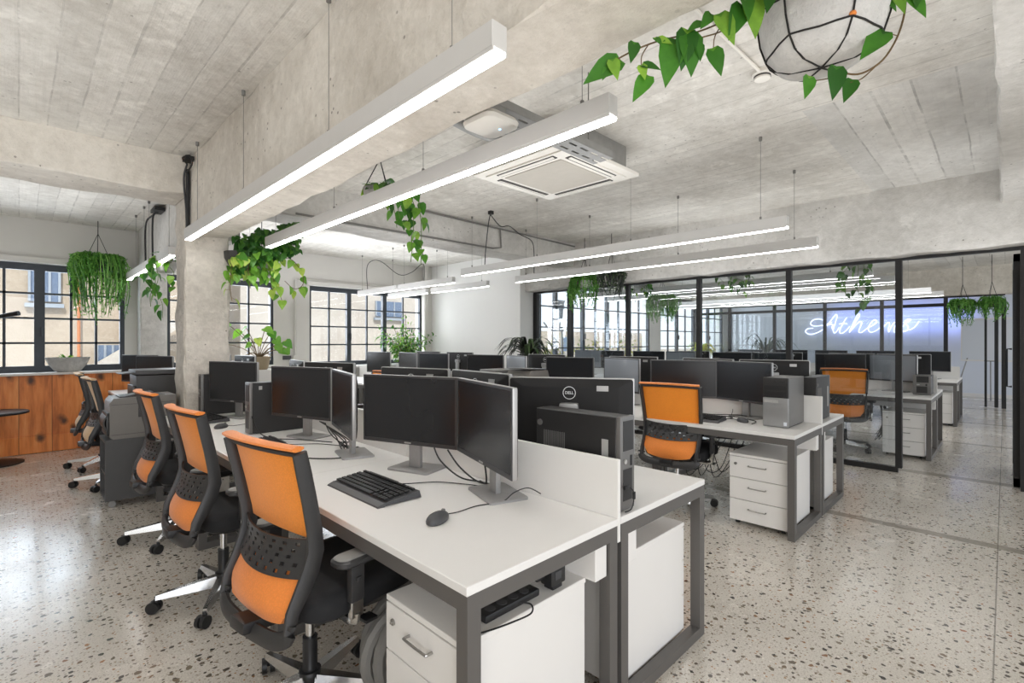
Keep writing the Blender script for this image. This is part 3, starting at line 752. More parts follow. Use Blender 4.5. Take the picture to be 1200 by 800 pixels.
MB().tube([(0, 0, 0), (.02, -.02, .25), (.46, -.30, .36)], .010, 8).build('arm', 'black_frame', t)
m = MB(); m.cyl((.26, -.17, .30), (.52, -.34, .37), .02, .03, 14); m.tube(catmull([(.30, -.2, .28), (.29, -.2, .22), (.33, -.22, .20)]), .008); m.build('lamp_head', 'black_frame', t)
MB().box((0, 0, 0), (.10, .08, .06), None, .008).build('clamp', 'black_frame', t)

# ================================================================== DESKS
def make_desk():
    """origin at floor, x 0..0.717 (divider side at 0.717), y 0..1.4"""
    t = thing('workbench_desk', 'x', 'desk'); W, D, Z = .717, 1.4, .73
    m = MB(); m.bb(0, W, .001, D - .001, Z - .026, Z, .002, 1); m.build('tabletop', 'desk_top', t, False)
    for y0 in (0., D - .05):
        m = MB(); a, b = y0 + .002, y0 + .048
        m.bb(.002, .05, a, b, 0, .704); m.bb(W - .05, W - .002, a, b, 0, .704); m.bb(.05, W - .05, a, b, .656, .704); m.bb(.05, W - .05, a, b, 0, .045)
        m.build('leg_frame', 'steel', t, False)
    m = MB(); m.bb(.002, .042, .048, D - .048, .656, .7035); m.bb(W - .042, W - .002, .048, D - .048, .656, .7035); m.build('rail', 'steel', t, False)
    m = MB(); m.bb(W - .125, W - .056, .012, D - .012, .535, .652, .003); m.build('cable_tray', 'white_metal', t, False)
    return t
DESK = Proto(make_desk())
DIVW = .022
def divider_proto():
    t = thing('desk_divider', 'x', 'divider')
    MB().bb(-.009, .009, .002, 1.398, .64, .945, .002, 1).build('divider_panel', 'divider', t, False)
    m = MB()
    for y in (.35, 1.05): m.bb(-.0105, .0105, y - .02, y + .02, .66, .70)
    m.build('clamp', 'steel', t, False); return t
DIV = Proto(divider_proto())
ORD = ['near end', 'second place', 'third place', 'fourth place']
def bench(x0, y0, n, who):
    xd = x0 + .717 + DIVW / 2
    for k in range(n):
        pos = ('near end', 'second from near end', 'third from near end', 'fourth from near end')[k]
        DESK.put((x0, y0 + 1.4 * k, 0), 0, f'white desk, left side of the {who}, {pos}', 'white bench desks')
        DESK.put((x0 + 2 * .717 + DIVW, y0 + 1.4 * (k + 1), 0), PI, f'white desk, right side of the {who}, {pos}', 'white bench desks')
        DIV.put((xd, y0 + 1.4 * k, 0), 0, f'white divider screen on the {who}, {pos}', 'desk dividers')
    return xd
B1x, B2x, B3x, B4x = .836, 3.765, 7.42, 10.72
bench(B1x, 1.003, 3, 'bench nearest the camera')
bench(B1x, 5.60, 2, 'bench behind the concrete column')
bench(B2x, 1.02, 3, 'bench before the glass partition')
bench(B2x, 5.7, 2, 'bench by the white wall')
bench(B3x, .6, 4, 'first bench behind the glass')
bench(B4x, .55, 4, 'second bench behind the glass')

# ================================================================== PEDESTALS
def make_pedestal():
    """front faces -x; origin floor centre-front"""
    t = thing('drawer_pedestal', 'x', 'drawer cabinet')
    m = MB(); m.bb(.018, .56, -.2, .2, .035, .545, .001, 1); m.bb(.0, .565, -.202, .202, .545, .565, .002, 1); m.build('carcass', 'white_metal', t, False)
    MB().bb(.012, .0181, -.195, .195, .04, .545).build('shadow_gap', 'white_shadow', t, False)
    zs = [(.04, .205), (.21, .375), (.38, .541)]
    for i, (a, b) in enumerate(zs):
        d = MB().bb(-.002, .016, -.199, .199, a, b, .0015, 1).build('drawer', 'white_metal', t, False)
        h = MB(); zc = (a + b) / 2 + .02; h.tube(catmull([(-.002, -.06, zc), (-.02, -.06, zc), (-.026, -.05, zc), (-.026, .05, zc), (-.02, .06, zc), (-.002, .06, zc)], 3), .0045, 6); h.build('handle', 'handle', d)
        if i == 2:
            k = MB(); k.cyl((-.002, .155, b - .055), (-.008, .155, b - .055), .011, n=14); k.cyl((-.008, .155, b - .055), (-.014, .155, b - .055), .004, n=8); k.build('lock', 'handle', d)
    m = MB()
    for x in (.06, .5):
        for y in (-.16, .16): m.cyl((x, y - .012, .018), (x, y + .012, .018), .018, n=10); m.bb(x - .01, x + .01, y - .014, y + .014, .02, .036)
    m.build('caster', 'black_plastic', t); return t
_p = make_pedestal(); _p.scale = (1, 1, .95); PED = Proto(_p)
PG = 'white drawer pedestals'
PED.put((.87, 1.263, 0), 0, 'white three drawer pedestal with cables on top under the nearest desk corner', PG)
PED.put((2.20, 1.263, 0), PI, 'white drawer pedestal turned away under the right half of the nearest bench', PG)
PED.put((3.83, 1.285, 0), 0, 'white three drawer pedestal below the silver tower computer', PG)
PED.put((5.13, 1.285, 0), PI, 'white drawer pedestal on the glass side of the bench with the silver tower', PG)
PED.put((7.46, .86, 0), 0, 'white three drawer pedestal beyond the glass, at the end of the first bench there', PG)
PED.put((10.76, .81, 0), 0, 'white drawer pedestal at the end of the farthest bench by the whiteboard', PG)

# ================================================================== CHAIRS
def back_x(z):
    pts = [(.435, -.305), (.5, -.29), (.58, -.245), (.66, -.212), (.72, -.212), (.85, -.238), (1.0, -.272), (1.03, -.28)]
    pts = [(a, b + .055) for a, b in pts]
    if z <= pts[0][0]: return pts[0][1]
    for (a, xa), (b, xb) in zip(pts[:-1], pts[1:]):
        if z <= b: return xa + (xb - xa) * (z - a) / (b - a)
    return pts[-1][1]
BX = -.04   # the star base sits a little behind the seat centre
def make_chair(low='orange_pad', panel='orange', cap='orange_pad', nm='office_chair'):
    t = thing(nm, 'x', 'chair')
    for k in range(5):
        a = 2 * PI * k / 5 + .35; d = Vector((math.cos(a), math.sin(a), 0)); O = Vector((BX, 0, 0)); s = Vector((-d.y, d.x, 0))
        m = MB(); r = []
        for (u, w, z0, z1) in ((.02, .03, .07, .125), (.12, .024, .068, .112), (.3, .013, .066, .088)):
            c = d * u + O; r.append([c - s * w + Vector((0, 0, z0)), c + s * w + Vector((0, 0, z0)), c + s * w * .7 + Vector((0, 0, z1)), c - s * w * .7 + Vector((0, 0, z1))])
        m.loft(r); lg = m.build('base_leg', 'chrome', t)
        m = MB(); c = d * .295 + O; w = Vector((math.cos(a + 1.1), math.sin(a + 1.1), 0))
        m.cyl(c + Vector((0, 0, .05)), c + Vector((0, 0, .075)), .011, n=8)
        cc = c + Vector((w.y, -w.x, 0)) * .012
        for sg in (-1, 1): m.cyl(cc + w * (sg * .006) + Vector((0, 0, .03)), cc + w * (sg * .024) + Vector((0, 0, .03)), .03, n=16)
        m.box(cc + Vector((0, 0, .045)), (.03, .02, .028), (0, 0, a), .004); m.build('caster', 'black_plastic', lg)
    m = MB(); m.cyl((BX, 0, .065), (BX, 0, .135), .04, n=16); m.cyl((BX, 0, .13), (BX, 0, .26), .027, n=16); m.build('gas_lift', 'black_plastic', t)
    MB().cyl((BX, 0, .26), (BX, 0, .385), .017, n=14).build('piston', 'chrome', t)
    m = MB(); m.box((-.02, 0, .395), (.24, .16, .05), None, .012); m.tube([(.0, -.06, .39), (.03, -.25, .385)], .007); m.box((.03, -.26, .385), (.05, .05, .012), None, .003); m.box((-.2, 0, .41), (.22, .10, .04), (0, .1, 0), .008); m.build('mechanism', 'black_plastic', t)
    m = MB(); R = lambda sc, z: [(x * .96 * sc + .06, y * sc, z + .012 * max(0, -(x) / .25) * 0) for (x, y, _) in rrect(.25, .25, .1, 0)]
    m.loft([R(.9, .42), R(1., .432), R(1.02, .46), R(1., .488), R(.94, .503), R(.8, .508), R(.3, .503)]); m.build('seat', 'black_fabric', t)
    m = MB(); m.loft([R(.7, .405), R(.92, .415), R(.95, .425)]); m.build('seat_shell', 'black_plastic', t)
    for s in (-1, 1):
        m = MB(); m.tube([(-.02, s * .12, .40), (-.03, s * .24, .398), (-.035, s * .275, .41), (-.035, s * .28, .44)], .017, 8); m.box((-.035, s * .28, .47), (.05, .022, .09), None, .005); am = m.build('arm_bracket', 'chrome', t)
        m = MB(); m.box((-.035, s * .28, .555), (.055, .03, .15), None, .008); m.box((-.035, s * .297, .56), (.02, .012, .016), None, .003); m.build('arm_post', 'chair_frame', am)
        m = MB(); m.loft([[(x * .14 / .14 + .01, s * .28 + y, z) for (x, y, _) in rrect(hx, hy, .035, 0)] for (hx, hy, z) in ((.12, .038, .616), (.13, .045, .624), (.13, .045, .637), (.122, .038, .644))]); pd = m.build('arm_pad', 'chair_frame', am)
        m = MB(); m.loft([[(x - .045, s * .28 + y, z) for (x, y, _) in rrect(hx, hy, .028, 0)] for (hx, hy, z) in ((.068, .036, .6445), (.064, .033, .6475))]); m.build('arm_pad_inlay', 'grey_pad', pd)
    hw = lambda z: .225 + .02 * max(0, min(1, (z - .55) / .45))
    bow = lambda u: .035 * (1 - (2 * u - 1) ** 2)
    m = MB()
    for s in (-1, 1):
        zs = [.44, .5, .56, .62, .68, .75, .85, .95, 1.02]
        m.sweep([(back_x(z), s * hw(z), z) for z in zs], [.026] * 9, [.034, .046, .056, .06, .058, .052, .05, .05, .046])
    bx = back_x(.44)
    up = [(back_x(.47), -.226, .47), (bx - .004, -.222, .43), (bx - .016, -.17, .408), (bx - .022, -.08, .402), (bx - .024, 0, .40), (bx - .022, .08, .402), (bx - .016, .17, .408), (bx - .004, .222, .43), (back_x(.47), .226, .47)]
    m.sweep(catmull(up, 3), .055, .026, Vector((.25, 0, 1)))
    tp = [(back_x(1.02) - bow(u) , -.238 + .476 * u, 1.015 + .006 * math.sin(PI * u)) for u in [k / 8 for k in range(9)]]
    m.sweep(tp, .03, .02, Vector((1, 0, 0)))
    m.box((-.24, 0, .412), (.1, .08, .03), (0, .25, 0), .006)
    fr = m.build('back_frame', 'chair_frame', t)
    m = MB(); m.sheet(lambda u, v: (back_x(.71 + .305 * v) - bow(u) * (.35 + .65 * v) + .012, (-1 + 2 * u) * (hw(.71 + .305 * v) - .012), .71 + .305 * v), 12, 8, .006); m.build('back_mesh', panel, t)
    m = MB(); m.sweep([(p[0] - .004, p[1] * 1.02, p[2] + .018) for p in tp], [.05] * 9, [.018] * 9, Vector((1, 0, 0))); m.build('top_edge', cap, t)
    m = MB(); m.sheet(lambda u, v: (back_x(.595 + .125 * v) - .045 * (1 - (2 * u - 1) ** 2) - .012, (-1 + 2 * u) * (hw(.6) - .008), .595 + .125 * v - .012 * (1 - (2 * u - 1) ** 2)), 24, 11, .007, lambda i, j: 1 <= j <= 9 and j % 2 == 1 and 2 <= i <= 21 and (i + (j // 2) * 1) % 3 == 0); m.build('lumbar_support', 'chair_frame', t)
    m = MB(); m.sheet(lambda u, v: (back_x(.455 + .15 * v) - (.05 * math.sin(PI * min(1, .2 + .8 * (1 - v)))) * (1 - (2 * u - 1) ** 2) + .004, (-1 + 2 * u) * (hw(.6) - .012) * (.80 + .2 * min(1, v * 2.2)), .455 + .15 * v - .02 * (1 - (2 * u - 1) ** 2) * (1 - v)), 12, 8, .012); m.build('lower_back_pad', low, t)
    return t
CH1 = Proto(make_chair())
CH2 = Proto(make_chair('cream', 'cream', 'cream'))
CG = 'orange mesh office chairs'
CH1.put((.825, 1.88, 0), math.radians(8), 'orange mesh office chair closest to the camera at the nearest desk', CG)
CH1.put((.825, 3.0, 0), math.radians(4), 'orange mesh office chair second along the nearest bench, behind the closest chair', CG)
CH1.put((.84, 4.16, 0), math.radians(2), 'orange mesh office chair third along the nearest bench, beside the grey printer cabinet', CG)
CH2.put((.70, 6.15, 0), math.radians(2), 'reflection-paled mesh office chair behind the grey printer, farther pair, in front', 'reflection-paled mesh office chairs')
CH2.put((.70, 7.1, 0), math.radians(-4), 'reflection-paled mesh office chair behind the grey printer, nearest the timber bench', 'reflection-paled mesh office chairs')
CH1.put((3.95, 1.95, 0), math.radians(6), 'orange mesh office chair beside the white pedestal at the bench with the silver tower', CG)
CH1.put((2.72, 5.05, 0), math.radians(175), 'orange mesh office chair glimpsed through the gap between the near monitors', CG)
CH1.put((7.57, 1.47, 0), math.radians(8), 'orange mesh office chair seen through the glass partition', CG)
# ================================================================== MONITORS
DT = .73
TXT_DELL = text_mesh('DELL', .030)
def make_monitor(W=.58, H=.345, zb=.135, screen='screen', rim='rim', dell=True):
    """viewer on the -x side, origin on the desk below the stand"""
    t = thing('monitor', 'x', 'monitor'); xf = -.075; zc = zb + H / 2
    m = MB(); m.box((xf + .014, 0, zc), (.022, W, H), None, .006); m.build('monitor_rim', rim, t)
    m = MB(); b = .012; x = xf + .001
    m.bb(x - .001, x + .004, -W / 2 + .002, W / 2 - .002, zb + H - b, zb + H - .002); m.bb(x - .001, x + .004, -W / 2 + .002, W / 2 - .002, zb + .002, zb + .02)
    m.bb(x - .001, x + .004, -W / 2 + .002, -W / 2 + b, zb + .02, zb + H - b); m.bb(x - .001, x + .004, W / 2 - b, W / 2 - .002, zb + .02, zb + H - b); m.build('bezel', 'bezel', t, False)
    MB().bb(xf + .0015, xf + .004, -W / 2 + b, W / 2 - b, zb + .02, zb + H - b).build('screen', screen, t, False)
    m = MB(); m.bb(xf - .0015, xf + .001, -.02, .02, zb + .007, zb + .014); m.build('badge', 'rim', t, False)
    m = MB(); X = lambda sc, xx, dz=0: [(xx, y * sc, zc + z * sc + dz) for (y, z, _) in rrect(W / 2 - .004, H / 2 - .004, .012, 0, 3)]
    m.loft([X(1., xf + .022), X(.99, xf + .028), X(.80, xf + .044), X(.76, xf + .046)]); bk = m.build('back_housing', 'monitor_back', t)
    if dell:
        m = MB(); zl = zb + H * .80; xl = xf + .0445; n = 28
        ro, ri = .031, .028
        for sgn in (0,):
            vs = [(xl + .003, r * math.cos(2 * PI * k / n), zl + r * math.sin(2 * PI * k / n)) for r in (ro, ri) for k in range(n)]
            m._add(vs, [(k, (k + 1) % n, n + (k + 1) % n, n + k) for k in range(n)])
        vs, fs = TXT_DELL
        m._add([(xl + .003 + v.z, v.x * .62, zl + v.y * .62) for v in vs], fs)
        m.bb(xl - .004, xl + .0022, -.034, .034, zl - .034, zl + .034)
        for p in list(m.bm.faces)[-6:]: pass
        m.build('logo', 'white_mark', bk, False)
        bk2 = [o for o in bk.children][-1]
    m = MB(); m.bb(xf + .040, xf + .0475, .13, .185, zb + H * .83, zb + H * .90); m.build('sticker', 'rim', bk, False)
    m = MB(); m.bb(-.022, .002, -.035, .035, .01, zb + H * .62, .006); m.box((-.018, 0, zb + H * .60), (.05, .09, .05), None, .01); m.build('stand_column', 'stand', t)
    m = MB(); m.loft([rrect(.088, .125, .015, 0), rrect(.088, .125, .015, .008), rrect(.085, .122, .015, .011)]); m.build('stand_base', 'stand', t)
    return t
def fix_logo(t):
    """dark disc behind the lettering is part of the housing: give it the housing colour"""
    for bk in t.children:
        for lg in bk.children:
            if lg.name.startswith('logo'):
                me = lg.data; me.materials.append(M['monitor_back'])
                for p in me.polygons[len(me.polygons) - 6:]: p.material_index = 1
MON = {'d': make_monitor(), 'p': make_monitor(screen='screen_glare'), 'b': make_monitor(W=.61, H=.36, zb=.115)}
for k in MON: fix_logo(MON[k]); MON[k] = Proto(MON[k])
def mon(cx, cy, yaw, label, kind='d', back=False, group='flat monitors', z=DT):
    a = math.radians(yaw); s = -1 if back else 1
    return MON[kind].put((cx + s * .06 * math.cos(a), cy + s * .06 * math.sin(a), z), a + (PI if back else 0), label, group)
mon(1.384, 2.11, 18.7, 'black monitor behind the nearest keyboard, the left one of the closest pair')
mon(1.385, 1.55, -18.5, 'black monitor angled by the nearest mouse, the right one of the closest pair')
mon(1.345, 3.35, 17.3, 'black monitor beside the upright black computer on the nearest bench, facing us')
mon(1.31, 2.67, -15.3, 'black monitor seen steeply edge on, paired beside the one with the upright black computer')
mon(1.29, 4.63, 21.8, 'black monitor standing right in front of the concrete column')
mon(1.90, 1.50, 31.6, 'back of the large black monitor with a round logo behind the lying-long black computer', 'b', True)
mon(1.86, 2.12, -7, 'back of a monitor whose rim peeks above the closest pair, next to the large one', 'd', True)
mon(1.82, 2.72, 14, 'back of a monitor showing only a rim above the closest left monitor', 'd', True)
mon(1.80, 3.92, 16, 'back of a monitor seen above the facing monitor beside the upright black computer', 'd', True)
mon(1.82, 4.62, -10, 'back of a monitor beside the concrete column, on the far side of the nearest bench', 'd', True)
mon(1.10, 7.80, 32, 'dark monitor left of the concrete column, the one farther to the windows', 'd')
mon(1.14, 7.12, 28, 'dark monitor cut off by the left edge of the concrete column', 'd')
mon(1.95, 6.55, 5, 'back of a monitor behind the concrete column, below the monstera', 'd', True)
mon(1.95, 7.35, -5, 'back of a monitor behind the concrete column, farther towards the windows', 'd', True)
mon(4.33, 2.10, 24, 'dark monitor behind the orange chair at the bench with the silver tower', 'd')
mon(4.36, 1.585, -20, 'dark monitor just left of the silver tower computer', 'd')
mon(4.40, 2.80, -20, 'monitor with pale grey painted glare above the orange chair, on the middle bench', 'p')
mon(4.25, 3.36, 11, 'dark monitor immediately left of the pale grey one on the middle bench', 'd')
mon(4.28, 4.20, -22, 'monitor with pale grey painted glare behind the printer on the middle bench', 'p')
mon(4.27, 4.76, 12, 'dark monitor left of the pale one behind the printer', 'd')
mon(4.95, 1.52, 18, 'back of a monitor with round logo right behind the silver tower computer', 'd', True)
mon(4.92, 2.13, -12, 'back of a monitor left of the one behind the silver tower computer', 'd', True)
mon(4.95, 3.0, 8, 'back of a monitor on the glass side of the middle bench, second desk', 'd', True)
mon(4.95, 4.3, 8, 'back of a monitor seen above the printer, before the spiky plant', 'd', True)
mon(4.22, 7.34, 10, 'dark monitor below the bushy sill plant, nearest the middle windows', 'd')
mon(4.25, 6.52, -6, 'dark monitor below the right edge of the bushy sill plant', 'd')
mon(4.26, 5.86, 10, 'dark monitor with a pale edge just past the cross beam bench gap', 'd', z=DT)
mon(4.97, 6.15, 6, 'back of a monitor before the white wall, nearer one', 'd', True)
mon(4.97, 7.0, 6, 'back of a monitor before the white wall, farther one', 'd', True)
GR = 'monitors behind the glass'
mon(8.0, 1.03, -25, 'monitor with pale painted glare beyond the glass, above the white pedestal at the bench end', 'p', group=GR)
mon(7.95, 1.60, 8, 'dark monitor beyond the glass behind the orange chair', 'd', group=GR)
for i, y in enumerate((2.45, 3.05, 3.9, 4.5, 5.25, 5.82)):
    mon(7.95, y, (-10, 9)[i % 2], 'monitor beyond the glass on the chair side of the first bench, ' + ('second desk, near screen', 'second desk, far screen', 'third desk, near screen', 'third desk, far screen', 'last desk, near screen', 'last desk, far screen')[i], 'pd'[(i + 1) % 3 > 0], group=GR)
for i, y in enumerate((.98, 1.58, 2.5, 3.1, 3.95)):
    mon(8.52, y, (9, -8)[i % 2], 'back of a monitor beyond the glass on the first bench, ' + ('beside the black computer', 'next after the black computer', 'third from the doorway end', 'fourth from the doorway end', 'fifth from the doorway end')[i], 'd', True, group=GR)
for i, y in enumerate((.93, 1.7, 2.4, 3.1, 3.9)):
    mon(11.2, y, (-12, 8)[i % 2], 'monitor on the farthest bench under the blue sign, ' + ('beside the whiteboard', 'second from the whiteboard', 'third from the whiteboard', 'fourth from the whiteboard', 'fifth from the whiteboard')[i], 'd', group=GR)

# ================================================================== COMPUTERS
def make_sff():
    """slim desktop standing upright; front faces -x"""
    t = thing('desktop_computer', 'x', 'computer')
    m = MB(); m.bb(.02, .43, -.049, .049, .006, .36, .003, 1); m.build('case', 'pc_dark', t)
    m = MB(); m.bb(0, .02, -.05, .05, .004, .362, .004); fr = m.build('front_bezel', 'pc_grey', t)
    MB().bb(-.002, .001, -.038, .030, .23, .345).build('optical_drive', 'pc_dark', fr, False)
    MB().bb(-.002, .001, -.03, .03, .04, .16).build('front_grille', 'pc_dark', fr, False)
    MB().cyl((-.001, .02, .19), (-.006, .02, .19), .009, n=12).build('power_button', 'pc_light', fr)
    MB().bb(-.003, .0, -.03, -.02, .17, .21).build('front_port', 'black_plastic', fr, False)
    v = MB()
    for k in range(11): v.bb(.27 + .011 * k, .275 + .011 * k, .0485, .0505, .17, .27)
    v.build('vent', 'pc_grey', t, False)
    v = MB(); v.bb(.055, .085, .0486, .0502, .10, .27); v.bb(.06, .082, -.0502, -.0486, .31, .335); v.build('sticker', 'pc_light', t, False)
    m = MB(); m.tube([(.405, .0495, .30), (.405, .056, .30)], .013, 12); m.build('side_latch', 'pc_grey', t)
    m = MB(); m.bb(.05, .40, -.04, .04, 0, .007); m.build('foot', 'black_plastic', t, False)
    return t
SFF = Proto(make_sff())
SFF.put((1.135, 3.765, DT), 0, 'slim black computer standing upright beside the second pair of monitors on the nearest bench', 'slim computers')
SFF.put((1.13, 5.03, DT), 0, 'slim black computer with light edge by the concrete column', 'slim computers')
SFF.put((1.66, 1.03, DT), PI / 2, 'slim black computer with side vents standing behind the nearest white divider', 'slim computers')
o = SFF.put((7.74, .715, DT), 0, 'small black computer beyond the glass at the end of the first bench', 'slim computers'); o.scale = (.75, 1.7, .66)
SFF.put((4.95, 1.12, DT), PI, 'slim dark computer on the glass side of the middle bench, under the logo monitor', 'slim computers')
t = thing('tower_computer', 'grey tower computer with black drive bays on the corner of the middle bench', 'computer', (4.055, 1.232, DT))
m = MB(); m.bb(.02, .41, -.0875, .0875, .006, .372, .003, 1); m.build('case', 'pc_grey', t)
m = MB(); m.bb(-.002, .022, -.0885, .0885, .225, .375, .004); fb = m.build('drive_bay_panel', 'pc_dark', t)
m = MB(); m.bb(-.004, -.001, -.078, .078, .285, .318); m.bb(-.004, -.001, -.078, .078, .242, .272); m.cyl((-.001, .0, .347), (-.005, .0, .347), .009, n=12); m.bb(-.004, -.001, -.07, -.03, .343, .352); m.build('optical_drive', 'black_plastic', fb)
m = MB(); m.bb(-.002, .022, -.0885, .0885, .004, .223, .004); fl = m.build('front_panel', 'silver', t)
m = MB(); m.bb(-.004, -.001, -.02, .078, .185, .206); m.build('model_strip', 'pc_light', fl, False)
m = MB(); m.bb(-.003, -.001, -.08, -.058, .018, .045); m.build('sticker', 'paper', fl, False)
m = MB(); m.bb(.03, .40, -.08, .08, 0, .007); m.build('foot', 'black_plastic', t, False)

# ================================================================== KEYBOARDS AND MICE
def make_keyboard(cable=True):
    t = thing('keyboard', 'x', 'keyboard')
    m = MB(); m.hexa([(-.085, -.225, .004), (.085, -.225, .004), (.085, .225, .004), (-.085, .225, .004)], [(-.08, -.222, .014), (.08, -.222, .030), (.08, .222, .030), (-.08, .222, .014)]); m.hexa([(-.115, -.222, 0), (-.085, -.225, 0), (-.085, .225, 0), (-.115, .222, 0)], [(-.112, -.218, .006), (-.083, -.222, .015), (-.083, .222, .015), (-.112, .218, .006)]); m.build('keyboard_body', 'dark_plastic', t)
    m = MB()
    for r in range(6):
        x = -.066 + .0245 * r + (.006 if r == 5 else 0); z = .0225 + .0025 * r
        y = -.212
        while y < .205:
            w = .0165
            if r == 0 and -.02 < y < .09: w = .105
            elif r in (1, 2) and (y < -.2): w = .03
            if .088 < y < .102 or .132 < y < .142: y += .012; continue
            m.box((x, -(y + w / 2), z), (.018 if r < 5 else .011, w, .007), (0, -.1, 0)); y += w + .0035
    m.build('keycaps', 'black_plastic', t, False)
    m = MB(); m.hexa([(.07, -.06, .025), (.083, -.06, .025), (.083, .2, .025), (.07, .2, .025)], [(.073, -.055, .0335), (.083, -.055, .034), (.083, .19, .034), (.073, .19, .0335)]); m.build('media_strip', 'pc_grey', t)
    m = MB(); m.tube(catmull([(.083, -.02, .015), (.15, -.03, .006), (.26, -.10, .005), (.33, -.22, .005), (.36, -.30, .006)]), .0024, 5); m.build('cable', 'cable', t)
    return t
KEY = Proto(make_keyboard())
KG = 'black keyboards'
KEY.put((1.10, 1.945, DT), 0, 'black keyboard with cable on the nearest desk', KG)
KEY.put((1.08, 3.18, DT), math.radians(-3), 'black keyboard partly hidden behind the nearest orange chair top', KG)
KEY.put((1.11, 4.67, DT), math.radians(5), 'black keyboard on the desk by the concrete column', KG)
KEY.put((4.02, 1.84, DT), math.radians(4), 'black keyboard between the orange chair and the silver tower', KG)
KEY.put((4.04, 3.05, DT), 0, 'black keyboard in front of the pale grey monitor on the middle bench', KG)
KEY.put((7.66, 1.5, DT), 0, 'black keyboard beyond the glass near the orange chair', KG)
def make_mouse():
    t = thing('mouse', 'x', 'mouse')
    m = MB(); R = []
    for (z, sc) in ((0, .86), (.004, .97), (.012, 1.), (.02, .93), (.028, .75), (.034, .45), (.036, .12)):
        R.append([(.058 * sc * math.cos(a) * (1 if math.cos(a) < 0 else 1) - .006 * (1 - sc), .032 * sc * math.sin(a) * (1 - .12 * math.cos(a)), z) for a in [2 * PI * k / 24 for k in range(24)]])
    m.loft(R); m.build('mouse_body', 'dark_plastic', t)
    m = MB(); m.cyl((.034, -.004, .028), (.034, .004, .028), .009, n=12); m.build('scroll_wheel', 'grey_pad', t)
    m = MB(); m.tube(catmull([(.056, 0, .01), (.11, -.02, .004), (.20, -.05, .004), (.28, -.12, .006), (.31, -.16, .04), (.36, -.20, .05), (.40, -.24, .02)]), .0022, 5); m.build('cable', 'cable', t)
    return t
MOU = Proto(make_mouse())
MG = 'black computer mice'
MOU.put((1.07, 1.448, DT), math.radians(20), 'black mouse with looping cable on the nearest desk', MG)
MOU.put((1.075, 4.16, DT), math.radians(30), 'black mouse near the keyboard by the concrete column', MG)
MOU.put((4.13, 1.50, DT), math.radians(60), 'black mouse on the middle bench left of the silver tower', MG)

# ================================================================== CABLES ON / UNDER DESKS
def bundle(label, curves, r=.0035, mat='cable', nm='cable_bundle'):
    m = MB()
    for c in curves: m.tube(catmull(c, 6), r, 5)
    return tag(m.build(nm, mat), label, 'cable')
bundle('black cables fallen behind the closest pair of monitors onto the desk', [
    [(1.44, 1.98, .86), (1.45, 1.94, .80), (1.47, 1.82, .742), (1.50, 1.70, .736), (1.52, 1.5, .736)],
    [(1.43, 1.86, .87), (1.45, 1.80, .80), (1.48, 1.72, .745), (1.50, 1.66, .736)],
    [(1.43, 1.60, .86), (1.46, 1.62, .78), (1.49, 1.66, .74), (1.51, 1.72, .735)]], .004)
m = MB(); m.tube([(1.415 + .012, 2.085 + .022 * math.cos(a) * .9, .83 + .028 * math.sin(a)) for a in [2 * PI * k / 20 for k in range(21)]], .003, 6)
bundle('tangle of black cables on the desk between the second pair of monitors', [
    [(1.36, 3.02 + .02 * k, .87), (1.38 + .01 * k, 2.98 - .04 * k, .80 - .005 * k), (1.42, 2.9 + .06 * math.sin(k * 2.1), .745), (1.44 - .03 * k, 2.86 - .05 * k, .736), (1.47, 2.75 + .05 * k, .736)] for k in range(5)] + [
    [(1.15, 3.72, .86), (1.16, 3.6, .76), (1.2, 3.45, .735), (1.30, 3.3, .735), (1.42, 3.05, .736)],
    [(1.18, 3.2, .738), (1.1, 2.9, .736), (1.15, 2.7, .735), (1.3, 2.6, .736), (1.4, 2.8, .736)]])
bundle('pale and black cables lying between the keyboard and the silver tower', [
    [(4.10, 1.95, .736), (4.22, 1.85, .74), (4.3, 1.7, .736), (4.40, 1.60, .736)],
    [(4.12, 1.75, .736), (4.2, 1.62, .736), (4.32, 1.66, .74), (4.42, 1.7, .736)],
    [(4.05, 1.40, .736), (4.2, 1.42, .736), (4.3, 1.52, .736), (4.42, 1.45, .736)],
    [(4.35, 2.0, .736), (4.25, 1.8, .75), (4.36, 1.62, .75), (4.42, 1.5, .736)]])
bundle('black cables looping down under the middle bench beside the orange chair', [
    [(4.30, 1.55 + .05 * k, .545), (4.25, 1.6 + .06 * k, .40 - .05 * (k % 3)), (4.2 - .02 * k, 1.7 + .05 * k, .28 - .05 * (k % 2)), (4.25, 1.8 + .05 * k, .45), (4.30, 1.95 + .05 * k, .545)] for k in range(6)])
t = thing('cable_basket', 'black fabric cable basket slung under the middle bench', 'cable basket', (4.24, 1.85, .60))
MB().sheet(lambda u, v: (-.14 + .28 * u, -.40 + .8 * v, .05 - .10 * math.sin(PI * u) * (.7 + .3 * math.sin(PI * v))), 10, 10, .006).build('sling', 'black_fabric', t)
m = MB(); m.tube([(-.14, -.40, .05), (-.14, .40, .05)], .006); m.tube([(.14, -.40, .05), (.14, .40, .05)], .006); m.build('hanger', 'black_frame', t)
bundle('thin dark cables tangled under the bench beyond the glass, beside the pedestal', [
    [(7.9 + .03 * k, 1.085 + .01 * k, .545), (7.88 + .02 * k, 1.09, .3), (7.92 - .03 * k, 1.12 + .01 * k, .12 + .04 * (k % 3)), (8.0, 1.14, .3), (8.05 - .02 * k, 1.15, .545)] for k in range(7)])
t = thing('power_strip', 'black flat power strip with cord on top of the nearest pedestal', 'power strip', (1.10, 1.115, .538))
m = MB(); m.box((0, 0, .013), (.24, .05, .024), None, .006); m.build('strip_body', 'black_plastic', t)
m = MB()
for k in range(4): m.cyl((-.08 + .05 * k, 0, .0245), (-.08 + .05 * k, 0, .0265), .017, n=14)
m.build('sockets', 'dark_plastic', t)
